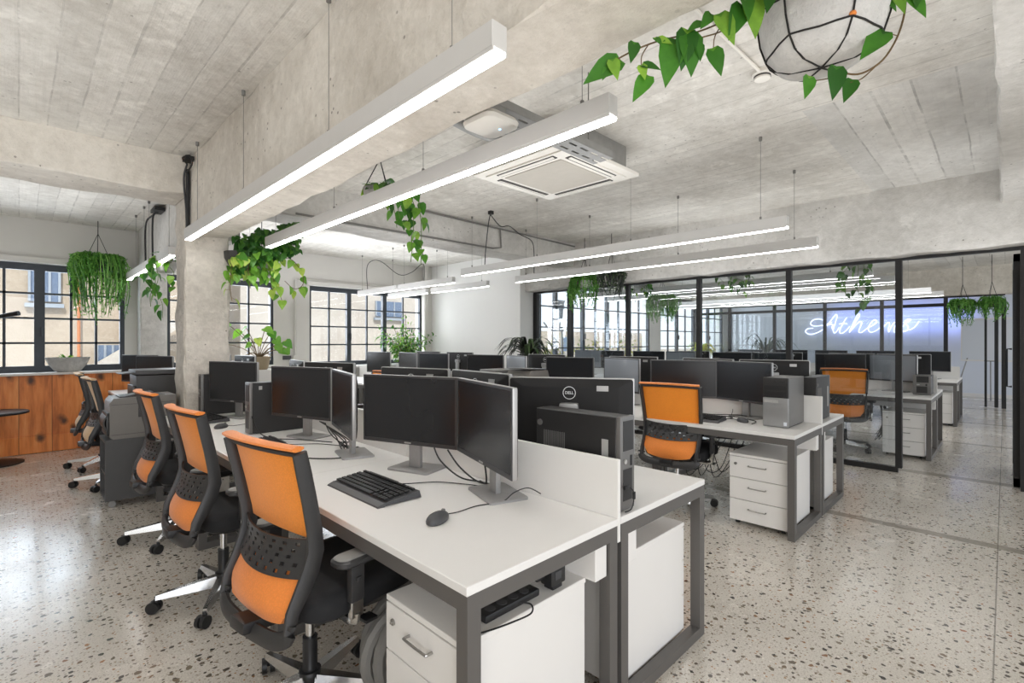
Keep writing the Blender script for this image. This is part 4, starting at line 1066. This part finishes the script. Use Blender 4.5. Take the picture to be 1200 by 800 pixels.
m = MB(); m.tube(catmull([(.03, -.025, .012), (.05, -.05, .008), (.02, -.08, .004), (-.05, -.075, .004), (-.14, -.055, .004), (-.2, -.03, .004)]), .0028, 5); m.build('cord', 'cable', t)
t = thing('power_adapter', 'black plug adapter block beside the power strip on the nearest pedestal', 'adapter', (1.30, 1.10, .538))
m = MB(); m.box((0, 0, .045), (.075, .05, .06), None, .006); m.box((-.05, .02, .05), (.05, .03, .03), None, .005); m.box((0, 0, .008), (.05, .04, .016), None, .003); m.build('adapter_body', 'black_plastic', t)
m = MB(); m.bb(-.02, .012, -.027, -.024, .035, .062); m.build('socket', 'dark_plastic', t)
t = thing('hose_coil', 'coil of grey corrugated hose on the floor beside the nearest pedestal', 'hose', (1.07, 1.63, .0))
m = MB(); P = []
for k in range(150):
    a = k * .16; P.append((.02 * math.sin(a * .31) + .155 * math.cos(a), .035 * math.sin(a * .4) + (k / 150 - .5) * .12, .215 + .16 * math.sin(a)))
m.tube(P, [.023 + .003 * (k % 2) for k in range(150)], 8); m.build('hose', 'hose', t)
t = thing('usb_cable', 'short black plug and cable hanging at the end of the nearest divider', 'cable', (1.60, 1.015, DT))
m = MB(); m.box((.02, -.005, .10), (.03, .012, .012), None, .003); m.build('plug', 'black_plastic', t)
m = MB(); m.tube(catmull([(.035, -.005, .10), (.062, -.008, .08), (.065, -.01, .045), (.05, -.008, .012), (.02, .0, .006)]), .0025, 5); m.cyl((.066, -.01, .075), (.066, -.01, .048), .006, n=8); m.build('lead', 'cable', t)

# ================================================================== PRINTERS AND CABINET
t = thing('printer_cabinet', 'graphite open cabinet on casters below the grey printer', 'cabinet', (.50, 5.22, 0))
m = MB(); w, d, z0, z1 = .50, .36, .06, .545
m.bb(0, w, 0, .018, z0, z1); m.bb(0, w, d - .018, d, z0, z1); m.bb(w - .018, w, .018, d - .018, z0, z1); m.bb(0, w, 0.018, d - .018, z0, z0 + .018); m.bb(-.003, w + .003, -.003, d + .003, z1, z1 + .02); m.build('carcass', 'cab_grey', t, False)
MB().bb(.004, w - .02, .018, d - .018, .27, .286).build('shelf', 'cab_grey', t, False)
m = MB()
for x in (.05, w - .05):
    for y in (.05, d - .05): m.cyl((x, y - .014, .026), (x, y + .014, .026), .026, n=14); m.bb(x - .012, x + .012, y - .016, y + .016, .03, .06)
m.build('caster', 'galv', t)
t = thing('paper_stack', 'white paper stack on the lower shelf of the graphite cabinet', 'paper', (.64, 5.40, .0785)); MB().bb(-.11, .11, -.14, .14, 0, .09).build('sheets', 'paper', t, False)
t = thing('printer', 'boxy grey laser printer with handle recess on the graphite cabinet', 'printer', (.50, 5.225, .566))
m = MB(); m.loft([[(.03 + x, y, z) for x, z in ((0, .02), (.0, .30), (.025, .338), (.46, .345), (.46, 0), (.02, 0))] for y in (0, .35)]); m.build('housing', 'printer', t, True)
m = MB(); m.bb(.01, .035, .03, .32, .03, .22, .01); m.sheet(lambda u, v: (.03 - .035 * math.sin(PI * u), .03 + .29 * v, .05 + .17 * u), 8, 4, .01); m.build('front_cover', 'printer_dark', t)
m = MB(); m.bb(.22, .33, -.004, .004, .17, .28, .006); m.build('handle_recess', 'printer_dark', t)
m = MB(); m.bb(.10, .42, .05, .30, .335, .348, .004); m.box((.24, .17, .36), (.2, .2, .004), (0, -.12, 0)); m.build('output_tray', 'printer_dark', t)
m = MB(); m.bb(.04, .48, -.0022, .0, .035, .038); m.bb(.04, .48, -.0022, .0, .285, .288); m.build('seam', 'printer_dark', t, False)
t = thing('printer', 'large black multifunction printer with flat lid, behind the grey printer', 'printer', (.80, 5.92, DT))
m = MB(); m.bb(0, .44, 0, .40, .0, .32, .012); m.build('housing', 'printer_dark', t)
m = MB(); m.bb(-.01, .45, -.01, .41, .325, .37, .010); m.hexa([(-.12, .05, .335), (.0, .03, .34), (.0, .35, .34), (-.12, .33, .335)], [(-.12, .05, .34), (.0, .03, .352), (.0, .35, .352), (-.12, .33, .34)]); m.build('lid', 'cab_grey', t)
m = MB(); m.bb(-.06, .01, .06, .34, .06, .075, .003); m.bb(-.02, .0, .02, .38, .12, .22, .004); m.build('paper_tray', 'black_plastic', t)
t = thing('printer', 'low grey printer with open tray on the middle bench, seen over the large monitor', 'printer', (3.84, 3.60, DT))
m = MB(); m.bb(0, .36, 0, .38, 0, .25, .012); m.hexa([(.0, .0, .25), (.36, .0, .25), (.36, .38, .25), (.0, .38, .25)], [(.08, .02, .33), (.36, .02, .33), (.36, .36, .33), (.08, .36, .33)]); m.build('housing', 'printer', t)
m = MB(); m.box((.20, .19, .345), (.34, .30, .012), (0, .05, 0), .003); m.box((.04, .19, .28), (.12, .26, .01), (0, -.25, 0), .003); m.build('output_tray', 'pc_grey', t)
m = MB(); m.bb(-.002, .01, .04, .34, .08, .18, .004); m.build('front_cover', 'printer_dark', t)
t = thing('scanner', 'flat grey document scanner beside the low printer on the middle bench', 'scanner', (3.79, 4.02, DT))
m = MB(); m.bb(0, .32, 0, .26, 0, .29, .01); m.build('housing', 'printer_dark', t); m = MB(); m.bb(-.02, .34, -.02, .28, .292, .33, .01); m.build('lid', 'pc_grey', t)
# small wall switch, whiteboard, wall phone
t = thing('wall_switch', 'small dark wall control beside the middle windows', 'switch', (3.28, 8.795, 1.10)); MB().box((0, -.012, 0), (.14, .03, .07), None, .006).build('switch_plate', 'dark_plastic', t)
t = thing('whiteboard', 'white flipchart board on a slanted easel at the end of the glazed room', 'whiteboard', (15.6, .24, 0))
b = MB().box((0, -.02, 1.42), (.02, 1.0, .95), (0, .12, 0), .004).build('board', 'plaster_blue', t)
m = MB()
for (y, z, sy, sz) in ((-.02, 1.90, 1.02, .025), (-.02, .945, 1.02, .03), (.485, 1.42, .02, .95), (-.525, 1.42, .02, .95)): m.box((-.012 + (z - 1.42) * .12, y, z), (.025, sy, sz), (0, .12, 0))
m.build('board_frame', 'white_metal', t, False)
m = MB(); m.tube([(-.06, .38, 1.0), (-.18, .62, .0)], .012); m.tube([(-.06, -.42, 1.0), (-.18, -.66, .0)], .012); m.tube([(.1, 0, 1.8), (.5, 0, 0)], .012); m.build('easel_leg', 'galv', t)
m = MB(); m.bb(-.10, -.06, -.1, .1, .93, .945); m.build('pen_tray', 'black_plastic', t)

# ================================================================== NEON SIGN
def sgn(pts, n=6):
    out = []
    for (cx, cy) in pts:
        px, py = cx / 7.5 + 935, cy / 7.5 + 355
        q = (px - 600) / F; d = 16.80 * S2 / (1 + q); out.append(unproj(px, py, d))
    return catmull(out, n)
t = thing('neon_sign', 'blue white neon script sign reading Athens on the far wall', 'neon sign', (0, 0, 0))
st = [
 [(228, 152), (180, 140), (130, 152), (112, 178), (128, 198), (175, 202), (240, 190), (300, 168)],
 [(335, 98), (300, 140), (262, 190), (215, 235), (150, 268), (95, 272), (68, 252), (82, 228), (135, 222)],
 [(335, 98), (345, 112), (330, 170), (312, 225), (318, 262), (340, 250), (362, 215)],
 [(268, 192), (295, 186), (318, 200), (308, 232), (300, 205), (330, 190)],
 [(428, 128), (405, 165), (375, 220), (368, 258), (390, 264), (425, 240), (455, 205)], [(362, 186), (392, 178), (436, 182)],
 [(450, 258), (475, 205), (505, 140), (528, 102), (540, 98), (538, 118), (505, 170), (470, 225), (455, 258)],
 [(462, 244), (505, 196), (545, 164), (562, 172), (548, 212), (535, 248), (555, 260), (600, 228), (640, 205)],
 [(640, 205), (680, 182), (692, 158), (672, 148), (640, 176), (618, 225), (640, 256), (690, 240), (735, 205)],
 [(735, 205), (752, 184), (740, 215), (722, 258)], [(728, 245), (765, 195), (798, 170), (806, 190), (795, 225), (800, 255)],
 [(800, 250), (825, 200), (850, 168), (862, 182), (846, 225), (850, 256), (885, 240), (925, 205)],
 [(925, 205), (958, 165), (988, 150), (975, 142), (948, 158), (945, 178), (968, 208), (962, 238), (930, 248), (905, 240)],
 [(962, 238), (1005, 226), (1040, 195), (1062, 162)]]
m = MB()
for s in st: m.tube(sgn(s), .009, 6)
m.build('neon_tube', 'neon', t)
m = MB()
for (a, b) in ((112, 178), (340, 250), (450, 258), (555, 260), (690, 240), (850, 256), (1005, 226)):
    p = sgn([(a, b), (a + 2, b)], 1)[0]; m.cyl(p, p + Vector((.05, 0, 0)), .012, n=8)
m.build('tube_support', 'wire', t)
L = bpy.data.lights.new('neon_glow', 'AREA'); L.shape = 'RECTANGLE'; L.size = 3.0; L.size_y = .7; L.energy = 7; L.color = (.32, .40, 1)
o = bpy.data.objects.new('neon_glow', L); COL.objects.link(o); o.location = (16.62, 2.1, 1.98); o.rotation_euler = Vector((1, 0, 0)).to_track_quat('-Z', 'Y').to_euler()
# ================================================================== PLANTS
def V(*a): return Vector(a)
def rv(r, s=1.): return Vector((r.uniform(-s, s), r.uniform(-s, s), r.uniform(-s, s)))
def vine(mb_stem, mb_leaf, pts, r, size, gap=.07, heart=True, out=None):
    c = catmull(pts, 6); mb_stem.tube(c, .003, 4)
    L = 0.; nxt = gap * .5; sd = 1
    for a, b in zip(c[:-1], c[1:]):
        seg = (b - a).length
        while L + seg > nxt:
            p = a.lerp(b, (nxt - L) / max(seg, 1e-6)); t = (b - a).normalized()
            s = t.cross(V(0, 0, 1)); s = s.normalized() if s.length > .1 else Vector((r.uniform(-1, 1), r.uniform(-1, 1), 0)).normalized()
            s = (s * sd + rv(r, .6)).normalized(); sd = -sd
            base = p + s * size * .45 + V(0, 0, -.015)
            mb_stem.tube([p, base], .0016, 3, False)
            d = (s * .5 + V(0, 0, -.9) + rv(r, .35)).normalized(); n = (s + V(0, 0, .5) + rv(r, .5))
            k = size * r.uniform(.7, 1.15); mb_leaf.leaf(base, d, n, k, k * .85, heart, .2)
            nxt += gap * r.uniform(.7, 1.4)
        L += seg
def hang_cords(root, rad, ztop, zap, zceil, n=3, nm='hanger'):
    m = MB()
    for k in range(n): m.tube([(rad * math.cos(2 * PI * k / n + .4), rad * math.sin(2 * PI * k / n + .4), ztop), (0, 0, zap)], .004, 4)
    m.tube([(0, 0, zap), (0, 0, zceil)], .005, 5); m.build(nm, 'rope', root)
def pothos(name, label, loc, pot, rad, h, zc, trails, size, seed, crown=24, leaf='leaf', cat='hanging plant', bowl=True, spread=1.):
    r = random.Random(seed); t = thing(name, label, cat, loc)
    MB().lathe([(rad * .45, -h), (rad * .75, -h * .85), (rad * .97, -h * .35), (rad, -.01), (rad * 1.02, 0), (rad * .94, 0), (rad * .9, -.02), (.01, -.03)], n=28).build('pot', pot, t)
    hang_cords(t, rad, -.01, min(.5, zc * .7), zc)
    s, f = MB(), MB()
    for k in range(crown):
        a = r.uniform(0, 6.28); q = rad * r.uniform(.2, 1.1) * spread; p = V(q * math.cos(a), q * math.sin(a), r.uniform(-.02, .10))
        s.tube([(q * .4 * math.cos(a), q * .4 * math.sin(a), -.03), p], .002, 3, False)
        d = V(math.cos(a), math.sin(a), r.uniform(-.7, .5)); k2 = size * r.uniform(.75, 1.2); f.leaf(p, d, V(0, 0, 1) + rv(r, .5), k2, k2 * .85)
    for tr in trails: vine(s, f, [V(*p) for p in tr], r, size)
    s.build('vine', 'stem_green', t); f.build('foliage', leaf, t)
    return t
def drop(r, a, rad, L, sway=.06, n=4):
    p = [(rad * .6 * math.cos(a), rad * .6 * math.sin(a), .0), (rad * 1.05 * math.cos(a), rad * 1.05 * math.sin(a), .02)]
    for k in range(1, n + 1): p.append((rad * (1.15 + .1 * k / n) * math.cos(a) + r.uniform(-sway, sway), rad * (1.15 + .1 * k / n) * math.sin(a) + r.uniform(-sway, sway), .02 - L * k / n))
    return p
def fern(name, label, loc, pot, rad, h, zc, n, len0, len1, seed, mat='fern', gap=None, one_side=None):
    r = random.Random(seed); t = thing(name, label, 'hanging plant', loc)
    MB().lathe([(rad * .5, -h), (rad * .85, -h * .7), (rad, 0), (rad * .9, 0), (.01, -.03)], n=24).build('pot', pot, t)
    hang_cords(t, rad, -.01, .36, zc)
    f = MB()
    for k in range(n):
        a = r.uniform(0, 6.28)
        if one_side is not None and r.random() < .5: a = one_side + r.gauss(0, .35)
        L = r.uniform(len0, len1) * (r.random() ** .6 * .8 + .25); q = rad * r.uniform(.9, 1.45)
        c0 = V(rad * .5 * math.cos(a), rad * .5 * math.sin(a), 0); c1 = V(q * math.cos(a), q * math.sin(a), r.uniform(.03, .10))
        e = V(q * 1.08 * math.cos(a) + r.uniform(-.05, .05), q * 1.08 * math.sin(a) + r.uniform(-.05, .05), -L)
        c = catmull([c0, c1, (c1 + e) / 2 + rv(r, .03) + V(.06 * math.cos(a), .06 * math.sin(a), .02), e], 4)
        f.tube(c, [.006] * (len(c) - 1) + [.002], 3, False)
        for p in c[3:]:
            for _ in range(2): f.leaf(p, rv(r) + V(0, 0, -.6), rv(r), r.uniform(.025, .05), .012, False, .2)
    f.build('foliage', mat, t); return t

fern('hanging_fern', 'mistletoe like hanging plant with long green strands before the left window', (.73, 8.36, 2.42), 'pot_dark', .165, .13, H - 2.42, 210, .15, .80, 3)
r0 = random.Random(5)
pothos('hanging_pothos', 'trailing pothos under the beam, just left of the concrete column', (1.10, 6.25, 2.22), 'pot_grey', .10, .12, .14, [drop(r0, a, .12, L) for a, L in ((2.4, .35), (3.4, .5), (4.0, .62), (2.9, .3), (5., .3))], .085, 11, 20)
# ivy mass next to the column
t = thing('hanging_ivy', 'dense green ivy and lime pothos mass hanging right of the concrete column under the beam', 'hanging plant', (1.56, 5.02, 2.16))
MB().lathe([(.05, -.14), (.10, -.12), (.14, -.04), (.15, .02), (.14, .02), (.01, 0)], (.12, .12, 0), 24).build('pot', 'pot_grey', t)
MB().lathe([(.05, -.12), (.09, -.10), (.12, -.04), (.125, .02), (.115, .02), (.01, 0)], (-.12, -.02, .02), 24).build('pot', 'pot_dark', t)
m = MB()
for (x, y) in ((.12, .12), (-.12, -.02)): m.tube([(x, y, 0), (x, y, .45 + (.35 if x > 0 else 0))], .004, 4)
m.build('hanger', 'rope', t)
s, f, g = MB(), MB(), MB(); r = random.Random(21)
for k in range(480):
    u = r.random(); p = V(-.16 + .48 * u, -.08 - .12 * u + r.uniform(-.12, .10), .20 + .16 * u + r.uniform(-.28, .0) - .10 * (1 - u) * r.random())
    f.leaf(p, V(r.uniform(-.6, .6), -.6, -.8) + rv(r, .5), V(0, -1, .6) + rv(r, .6), r.uniform(.045, .075), r.uniform(.04, .065))
for k in range(60):
    p = V(r.uniform(-.22, .16), r.uniform(-.26, .05), r.uniform(-.2, .02)); z = r.uniform(.06, .10)
    g.leaf(p, V(r.uniform(-.5, .5), -.5, -.9) + rv(r, .4), V(0, -1, .6) + rv(r, .5), z, z * .85)
for tr in ([(-.18, -.1, 0), (-.22, -.15, -.12), (-.24, -.18, -.30), (-.22, -.16, -.42)], [(.05, -.1, 0), (.1, -.18, -.1), (.13, -.2, -.28)], [(.16, -.05, .0), (.30, -.12, .02), (.40, -.14, -.10), (.41, -.15, -.22), (.33, -.15, -.27), (.24, -.14, -.2)], [(.12, -.1, -.1), (.2, -.1, -.3), (.24, -.1, -.42)], [(-.05, -.1, 0), (-.1, -.2, -.15), (-.08, -.2, -.3)]):
    vine(s, g, [V(*p) for p in tr], r, .085, .06)
s.build('vine', 'stem', t); f.build('foliage', 'leaf_dark', t); g.build('lime_foliage', 'leaf_lime', t)

pothos('hanging_pothos', 'hanging pothos in a grey pot behind the second long lamp, vines trailing below it', (2.05, 3.55, 2.60), 'pot_grey', .13, .13, H - 2.60,
    [[(.05, -.08, 0), (.12, -.14, .02), (.16, -.16, -.15), (.18, -.16, -.3), (.19, -.17, -.45), (.18, -.17, -.58)],
     [(.06, -.06, 0), (.16, -.1, .02), (.22, -.12, -.14), (.24, -.12, -.28), (.22, -.12, -.40)],
     [(.0, -.1, 0), (.02, -.17, .0), (.05, -.18, -.16), (.08, -.18, -.28)], [(-.05, -.1, 0), (-.06, -.17, .0), (-.05, -.18, -.18)],
     [(.1, 0, 0), (.2, -.06, .04), (.28, -.08, -.1)], [(.06, -.02, 0), (.22, -.16, -.02), (.25, -.2, -.2), (.26, -.2, -.4), (.25, -.21, -.6)], [(-.02, -.12, 0), (-.04, -.2, -.05), (.0, -.22, -.22), (.02, -.22, -.34)]], .092, 13, 18)
fern('hanging_fern', 'small hanging pots with dry and green strands in front of the glass partition head', (6.08, 4.52, 2.30), 'pot_grey', .12, .10, H - 2.30, 80, .15, .45, 8, 'fern', None, 2.4)
fern('hanging_fern', 'dark dry stranded hanging plant close to the small green one at the partition head', (6.10, 4.05, 2.34), 'pot_dark', .09, .10, H - 2.34, 60, .12, .36, 9, 'dracaena')
fern('hanging_fern', 'bushy green hanging plant beyond the glass, before the far windows', (8.35, 4.45, 2.14), 'pot_grey', .16, .12, H - 2.14, 110, .2, .42, 10)
for (y, lab, sd, tl) in ((4.25, 'pothos beyond the glass, farthest of the row along the partition', 31, .25), (2.72, 'pothos beyond the glass, middle of the row along the partition', 32, .22), (1.25, 'pothos beyond the glass, in the row along the partition, closest to the open door', 33, .50)):
    rr = random.Random(sd)
    pothos('hanging_pothos', 'hanging ' + lab, (7.25, y, 2.38), 'pot_grey', .13, .14, H - 2.38, [drop(rr, rr.uniform(0, 6.28), .14, tl * rr.uniform(.5, 1.1) + .1) for _ in range(5)], .085, sd, 16)
fern('hanging_fern', 'pair like bushy green hanging fern at the far doorway near the whiteboard', (12.4, .56, 2.08), 'pot_dark', .10, .10, H - 2.08, 90, .15, .45, 14)
fern('hanging_fern', 'second bushy hanging fern at the far doorway, nearer the door bars', (12.4, .17, 2.10), 'pot_dark', .09, .10, H - 2.10, 70, .12, .36, 15)

# the near hanging pot, overhead right
PC = V(1.80, .412, 2.475)
t = thing('hanging_pothos', 'large round pale stone pot in black rope netting overhead, pothos vines trailing both ways', 'hanging plant', PC)
pr = [(r_ * .93, z_) for r_, z_ in [(.02, -.225), (.09, -.222), (.135, -.205), (.165, -.17), (.185, -.11), (.195, -.04), (.192, .03), (.18, .08), (.168, .08), (.17, .03), (.02, .02)]]
MB().lathe(pr, n=48).build('pot', 'pot_white', t)
m = MB()
def on(a, z):
    for (r1, z1), (r2, z2) in zip(pr[:-1], pr[1:]):
        if z1 <= z <= z2: q = (r1 + (r2 - r1) * (z - z1) / (z2 - z1)) + .003; return V(q * math.cos(a), q * math.sin(a), z)
    return V(.02, 0, -.228)
for k in range(6):
    a = 2 * PI * k / 6 + .2; a2 = a + PI / 6
    m.tube([on(a, .08)] + [on(a, z) for z in (.03, -.02, -.04)], .003, 5)
    m.tube([on(a, -.04), on(a + .25, -.05), on(a2 + .0, -.06), on(a2 + .27, -.05), on(a + PI / 3, -.04)], .003, 5)
    m.tube([on(a2, -.06), on(a2, -.11), on(a2, -.165), on(a2, -.2), on(a2, -.22), V(0, 0, -.228)], .003, 5)
    m.tube([on(a2, -.165), on(a2 + .25, -.172), on(a2 + .52, -.176), on(a2 + .79, -.172), on(a2 + PI / 3, -.165)], .003, 5)
for k in range(3): m.tube([on(2 * PI * k / 3 + .2, .08), V(0, 0, H - PC.z)], .004, 5)
m.build('rope_net', 'rope', t)
m = MB(); m.lathe([(.008, 0), (.01, .004), (.008, .01)], on(2 * PI * 3 / 6 + .2 + PI / 6, -.165), 10); m.build('bead', 'orange_pad', t)
s, f = MB(), MB(); r = random.Random(77)
def P(px, py, d): return unproj(px, py, d) - PC
right = (V(1, -1, 0)).normalized(); fwd = V(1, 1, 0).normalized()
def lf(px, py, tx, ty, d, twist=.3):
    a, b = P(px, py, d), P(tx, ty, d - .02); v = b - a; L = v.length
    n = -fwd + V(0, 0, .35) + right * r.uniform(-twist, twist); f.leaf(a, v, n, L, L * .6, True, .12)
s.tube(catmull([P(905, -8, 1.50), P(885, 6, 1.49), P(850, 24, 1.49), P(815, 38, 1.50), P(775, 47, 1.51), P(745, 58, 1.52), P(722, 70, 1.53)], 6), .0028, 5)
s.tube(catmull([P(880, 6, 1.5), P(850, 34, 1.48), P(822, 44, 1.48)], 5), .0022, 4)
s.tube(catmull([P(850, 24, 1.49), P(838, 42, 1.48), P(836, 60, 1.48)], 5), .0018, 4)
s.tube(catmull([P(760, 52, 1.515), P(752, 66, 1.51), P(752, 80, 1.51)], 5), .0018, 4)
for q in ((722, 73, 684, 95, 1.53), (716, 76, 706, 92, 1.53), (718, 72, 724, 92, 1.52), (743, 52, 740, 72, 1.51), (752, 78, 756, 92, 1.5), (758, 92, 742, 117, 1.5), (755, 76, 775, 80, 1.5),
          (768, 45, 776, 52, 1.5), (790, 52, 780, 99, 1.49), (805, 40, 800, 80, 1.48), (808, 44, 812, 87, 1.48), (818, 52, 822, 70, 1.48), (836, 60, 846, 87, 1.47), (832, 18, 822, 32, 1.47),
          (845, 20, 862, 50, 1.46), (868, 10, 856, 44, 1.46), (880, 2, 888, 42, 1.46), (872, -8, 880, 22, 1.45), (822, 28, 806, 34, 1.48), (905, -20, 900, 12, 1.44), (772, 46, 788, 50, 1.5)):
    lf(*q)
s.tube(catmull([P(1062, -12, 1.50), P(1060, 15, 1.48), P(1052, 42, 1.46), P(1038, 66, 1.45), P(1022, 80, 1.45), P(1005, 87, 1.46), P(988, 85, 1.46), P(982, 78, 1.46)], 6), .003, 5)
s.tube(catmull([P(1028, 76, 1.45), P(1010, 92, 1.45), P(996, 97, 1.45)], 5), .0018, 4); s.tube(catmull([P(986, 86, 1.46), P(970, 92, 1.46), P(950, 95, 1.46)], 5), .0018, 4)
s.tube(catmull([P(1052, 42, 1.46), P(1044, 40, 1.45), P(1036, 40, 1.45)], 5), .0018, 4)
for q in ((948, 92, 945, 114, 1.46), (980, 82, 978, 115, 1.45), (998, 96, 990, 118, 1.45), (1034, 40, 1010, 66, 1.45), (1066, -6, 1088, 18, 1.47), (1050, -4, 1062, 14, 1.46), (1040, 2, 1052, 12, 1.46), (1072, -14, 1076, 8, 1.47)):
    lf(*q)
for k in range(26):
    a = r.uniform(0, 6.28); q = r.uniform(.08, .2); f.leaf(V(q * math.cos(a), q * math.sin(a), r.uniform(.08, .18)), V(math.cos(a), math.sin(a), r.uniform(-.5, .5)), V(0, 0, 1) + rv(r, .4), .09, .07)
s.build('vine', 'stem', t); f.build('foliage', 'leaf', t)

# monstera on a low cabinet below the second window
t = thing('low_cabinet', 'low white cabinet under the window behind the concrete column', 'cabinet', (2.97, 8.5, 0))
MB().bb(-.65, .65, -.2, .28, .06, .93, .004).build('carcass', 'white_metal', t, False); m = MB(); m.bb(-.6, .6, -.16, .26, 0, .06); m.build('plinth', 'cab_grey', t, False)
for x in (-.325, .325): MB().bb(x - .32, x + .32, -.216, -.2, .08, .92, .002, 1).build('door', 'white_metal', t, False)
t = thing('potted_monstera', 'monstera with glossy green leaves in a tan clay pot near the concrete column', 'potted plant', (2.72, 8.47, .93))
MB().lathe([(.12, 0), (.14, .02), (.175, .20), (.18, .21), (.165, .21), (.155, .18), (.01, .17)], n=32).build('pot', 'pot_tan', t)
s, f = MB(), MB(); r = random.Random(4)
for (dx, dz, L) in ((-.40, .52, .26), (-.30, .42, .2), (-.46, .22, .24), (-.14, .34, .18), (.02, .3, .18), (.16, .46, .22), (.22, .40, .2), (.30, .3, .22), (.36, .2, .2), (.46, .26, .2), (.5, .14, .16), (-.22, .48, .2), (.4, .12, .18), (-.05, .22, .14)):
    e = right * dx + V(0, 0, .19 + dz) + fwd * r.uniform(-.18, .05); s.tube(catmull([V(0, 0, .17), e * .5 + V(0, 0, .14), e], 5), .006, 5)
    d = right * (1 if dx > 0 else -1) * .6 - fwd * .4 + V(0, 0, -.5) + rv(r, .3); f.leaf(e, d, -fwd * .6 + V(0, 0, .7) + rv(r, .3), L * .8, L * .74)
s.build('stem', 'stem', t); f.build('foliage', 'leaf_lime', t)
m = MB()
for k in range(6): m.tube(catmull([V(.02 * k - .05, 0, .19), V(.1 * math.cos(k * 1.1), .1 * math.sin(k * 1.1), .27), V(.22 * math.cos(k * 1.1), .14 * math.sin(k * 1.1), .22)], 5), .005, 4)
m.build('aerial_root', 'stem', t)

def floor_planter(t, h, r0, r1, mat):
    MB().lathe([(r0, 0), (r0 * 1.02, .02), (r1, h - .02), (r1, h), (r1 * .9, h), (r1 * .88, h - .05), (.01, h - .06)], n=28).build('pot', mat, t)
# bushy plant, middle windows
t = thing('bushy_plant', 'bushy fine leaved green plant in a tall planter before the middle windows', 'potted plant', (5.45, 8.42, 0))
floor_planter(t, .95, .16, .2, 'pot_grey'); s, f = MB(), MB(); r = random.Random(6)
for k in range(34):
    a = r.uniform(0, 6.28); R_ = r.uniform(.12, .58); z = r.uniform(1.10, 1.66) + (.26 if r.random() < .12 else 0); e = V(R_ * math.cos(a), R_ * math.sin(a) * .7, z)
    s.tube(catmull([V(0, 0, .9), e * .4 + V(0, 0, .62), e], 4), .005, 4)
    for q in range(30):
        p = V(0, 0, .9).lerp(e, r.uniform(.35, 1.05)) + rv(r, .10); f.leaf(p, rv(r) + V(math.cos(a), math.sin(a), -.3), V(0, 0, 1) + rv(r, .6), r.uniform(.06, .11), .032, False, .3)
s.build('stem', 'stem', t); f.build('foliage', 'leaf', t)
# dark spiky dracaena by the reveal
def spiky(name, label, loc, h, n, L, seed, mat, wid=.03, pot='pot_dark', r1=.17, lift=1.):
    t = thing(name, label, 'potted plant', loc); floor_planter(t, h, r1 * .8, r1, pot); f = MB(); r = random.Random(seed)
    for k in range(n):
        a = r.uniform(0, 6.28); up = r.uniform(.2, 1.2) * lift; LL = L * r.uniform(.7, 1.1); c = V(math.cos(a), math.sin(a), 0)
        p = [V(0, 0, h - .03), c * LL * .35 + V(0, 0, h + LL * .42 * up), c * LL * .72 + V(0, 0, h + LL * .45 * up), c * LL + V(0, 0, h + LL * (.45 * up - .30))]
        pts = catmull(p, 4); sd = V(-c.y, c.x, 0); N = len(pts) - 1
        f.sheet(lambda u, v: pts[min(N, int(round(u * N)))] + sd * (wid * (v - .5) * math.sin(PI * (.12 + .86 * u))) + V(0, 0, -.006 * abs(v - .5)), N, 2)
    f.build('foliage', mat, t); return t
spiky('spiky_plant', 'dark spiky leaved plant beside the glass partition and white wall', (5.86, 5.50, 0), 1.17, 56, .56, 3, 'dracaena', .05)
spiky('palm_plant', 'feathery palm plant behind the farther glass partition, beside the blue sign', (15.6, 5.0, 0), .9, 60, .9, 5, 'palm', .05, 'pot_grey', .2, 1.3)
spiky('sill_plant', 'yellow green plant standing by the last windows of the glazed room', (13.6, 6.05, 0), 1.05, 40, .5, 9, 'flower', .06, 'pot_white', .14, 1.3)
# terrace planters
for i, (x, lab) in enumerate(((8.6, 'flowering planter trough on the terrace, nearest the white wall'), (10.6, 'flowering planter trough on the terrace, middle one'), (12.7, 'flowering planter trough on the terrace, farthest along'))):
    t = thing('planter_trough', 'yellow ' + lab, 'planter', (x, 7.75, -.1), 0, 'terrace planters')
    MB().bb(-.85, .85, -.2, .2, 0, .75, .01).build('trough', 'pot_tan', t)
    f = MB(); r = random.Random(40 + i)
    for k in range(420):
        z = r.uniform(.75, 1.2) + r.random() ** 3 * .45; f.leaf(V(r.uniform(-.85, .85), r.uniform(-.22, .22), z), rv(r) + V(0, 0, .4), rv(r), r.uniform(.06, .11), .045, False, .2)
    f.build('foliage', 'flower', t)
t = thing('patio_heater', 'pale patio heater on a slim post outside, behind the dark spiky plant', 'heater', (8.65, 7.16, -.1))
MB().lathe([(.25, 0), (.25, .05), (.06, .08)], n=24).build('base', 'pot_grey', t); m = MB(); m.tube([(-.05, .05, .06), (-.05, .05, 2.0)], .03, 8); m.tube([(.06, -.06, .06), (.06, -.06, 1.75)], .03, 8); m.build('post', 'steel', t)
m = MB(); m.lathe([(.10, 2.0), (.13, 2.05), (.13, 2.35), (.16, 2.40), (.02, 2.42)], n=20); m.build('burner', 'facade_rail', t)
m = MB()
for k in range(4): a = k * PI / 2 + .6; m.tube(catmull([(0, 0, 1.72), (.2 * math.cos(a), .2 * math.sin(a), 1.76), (.34 * math.cos(a), .34 * math.sin(a), 1.92)], 4), .018, 6)
m.build('arm', 'steel', t)
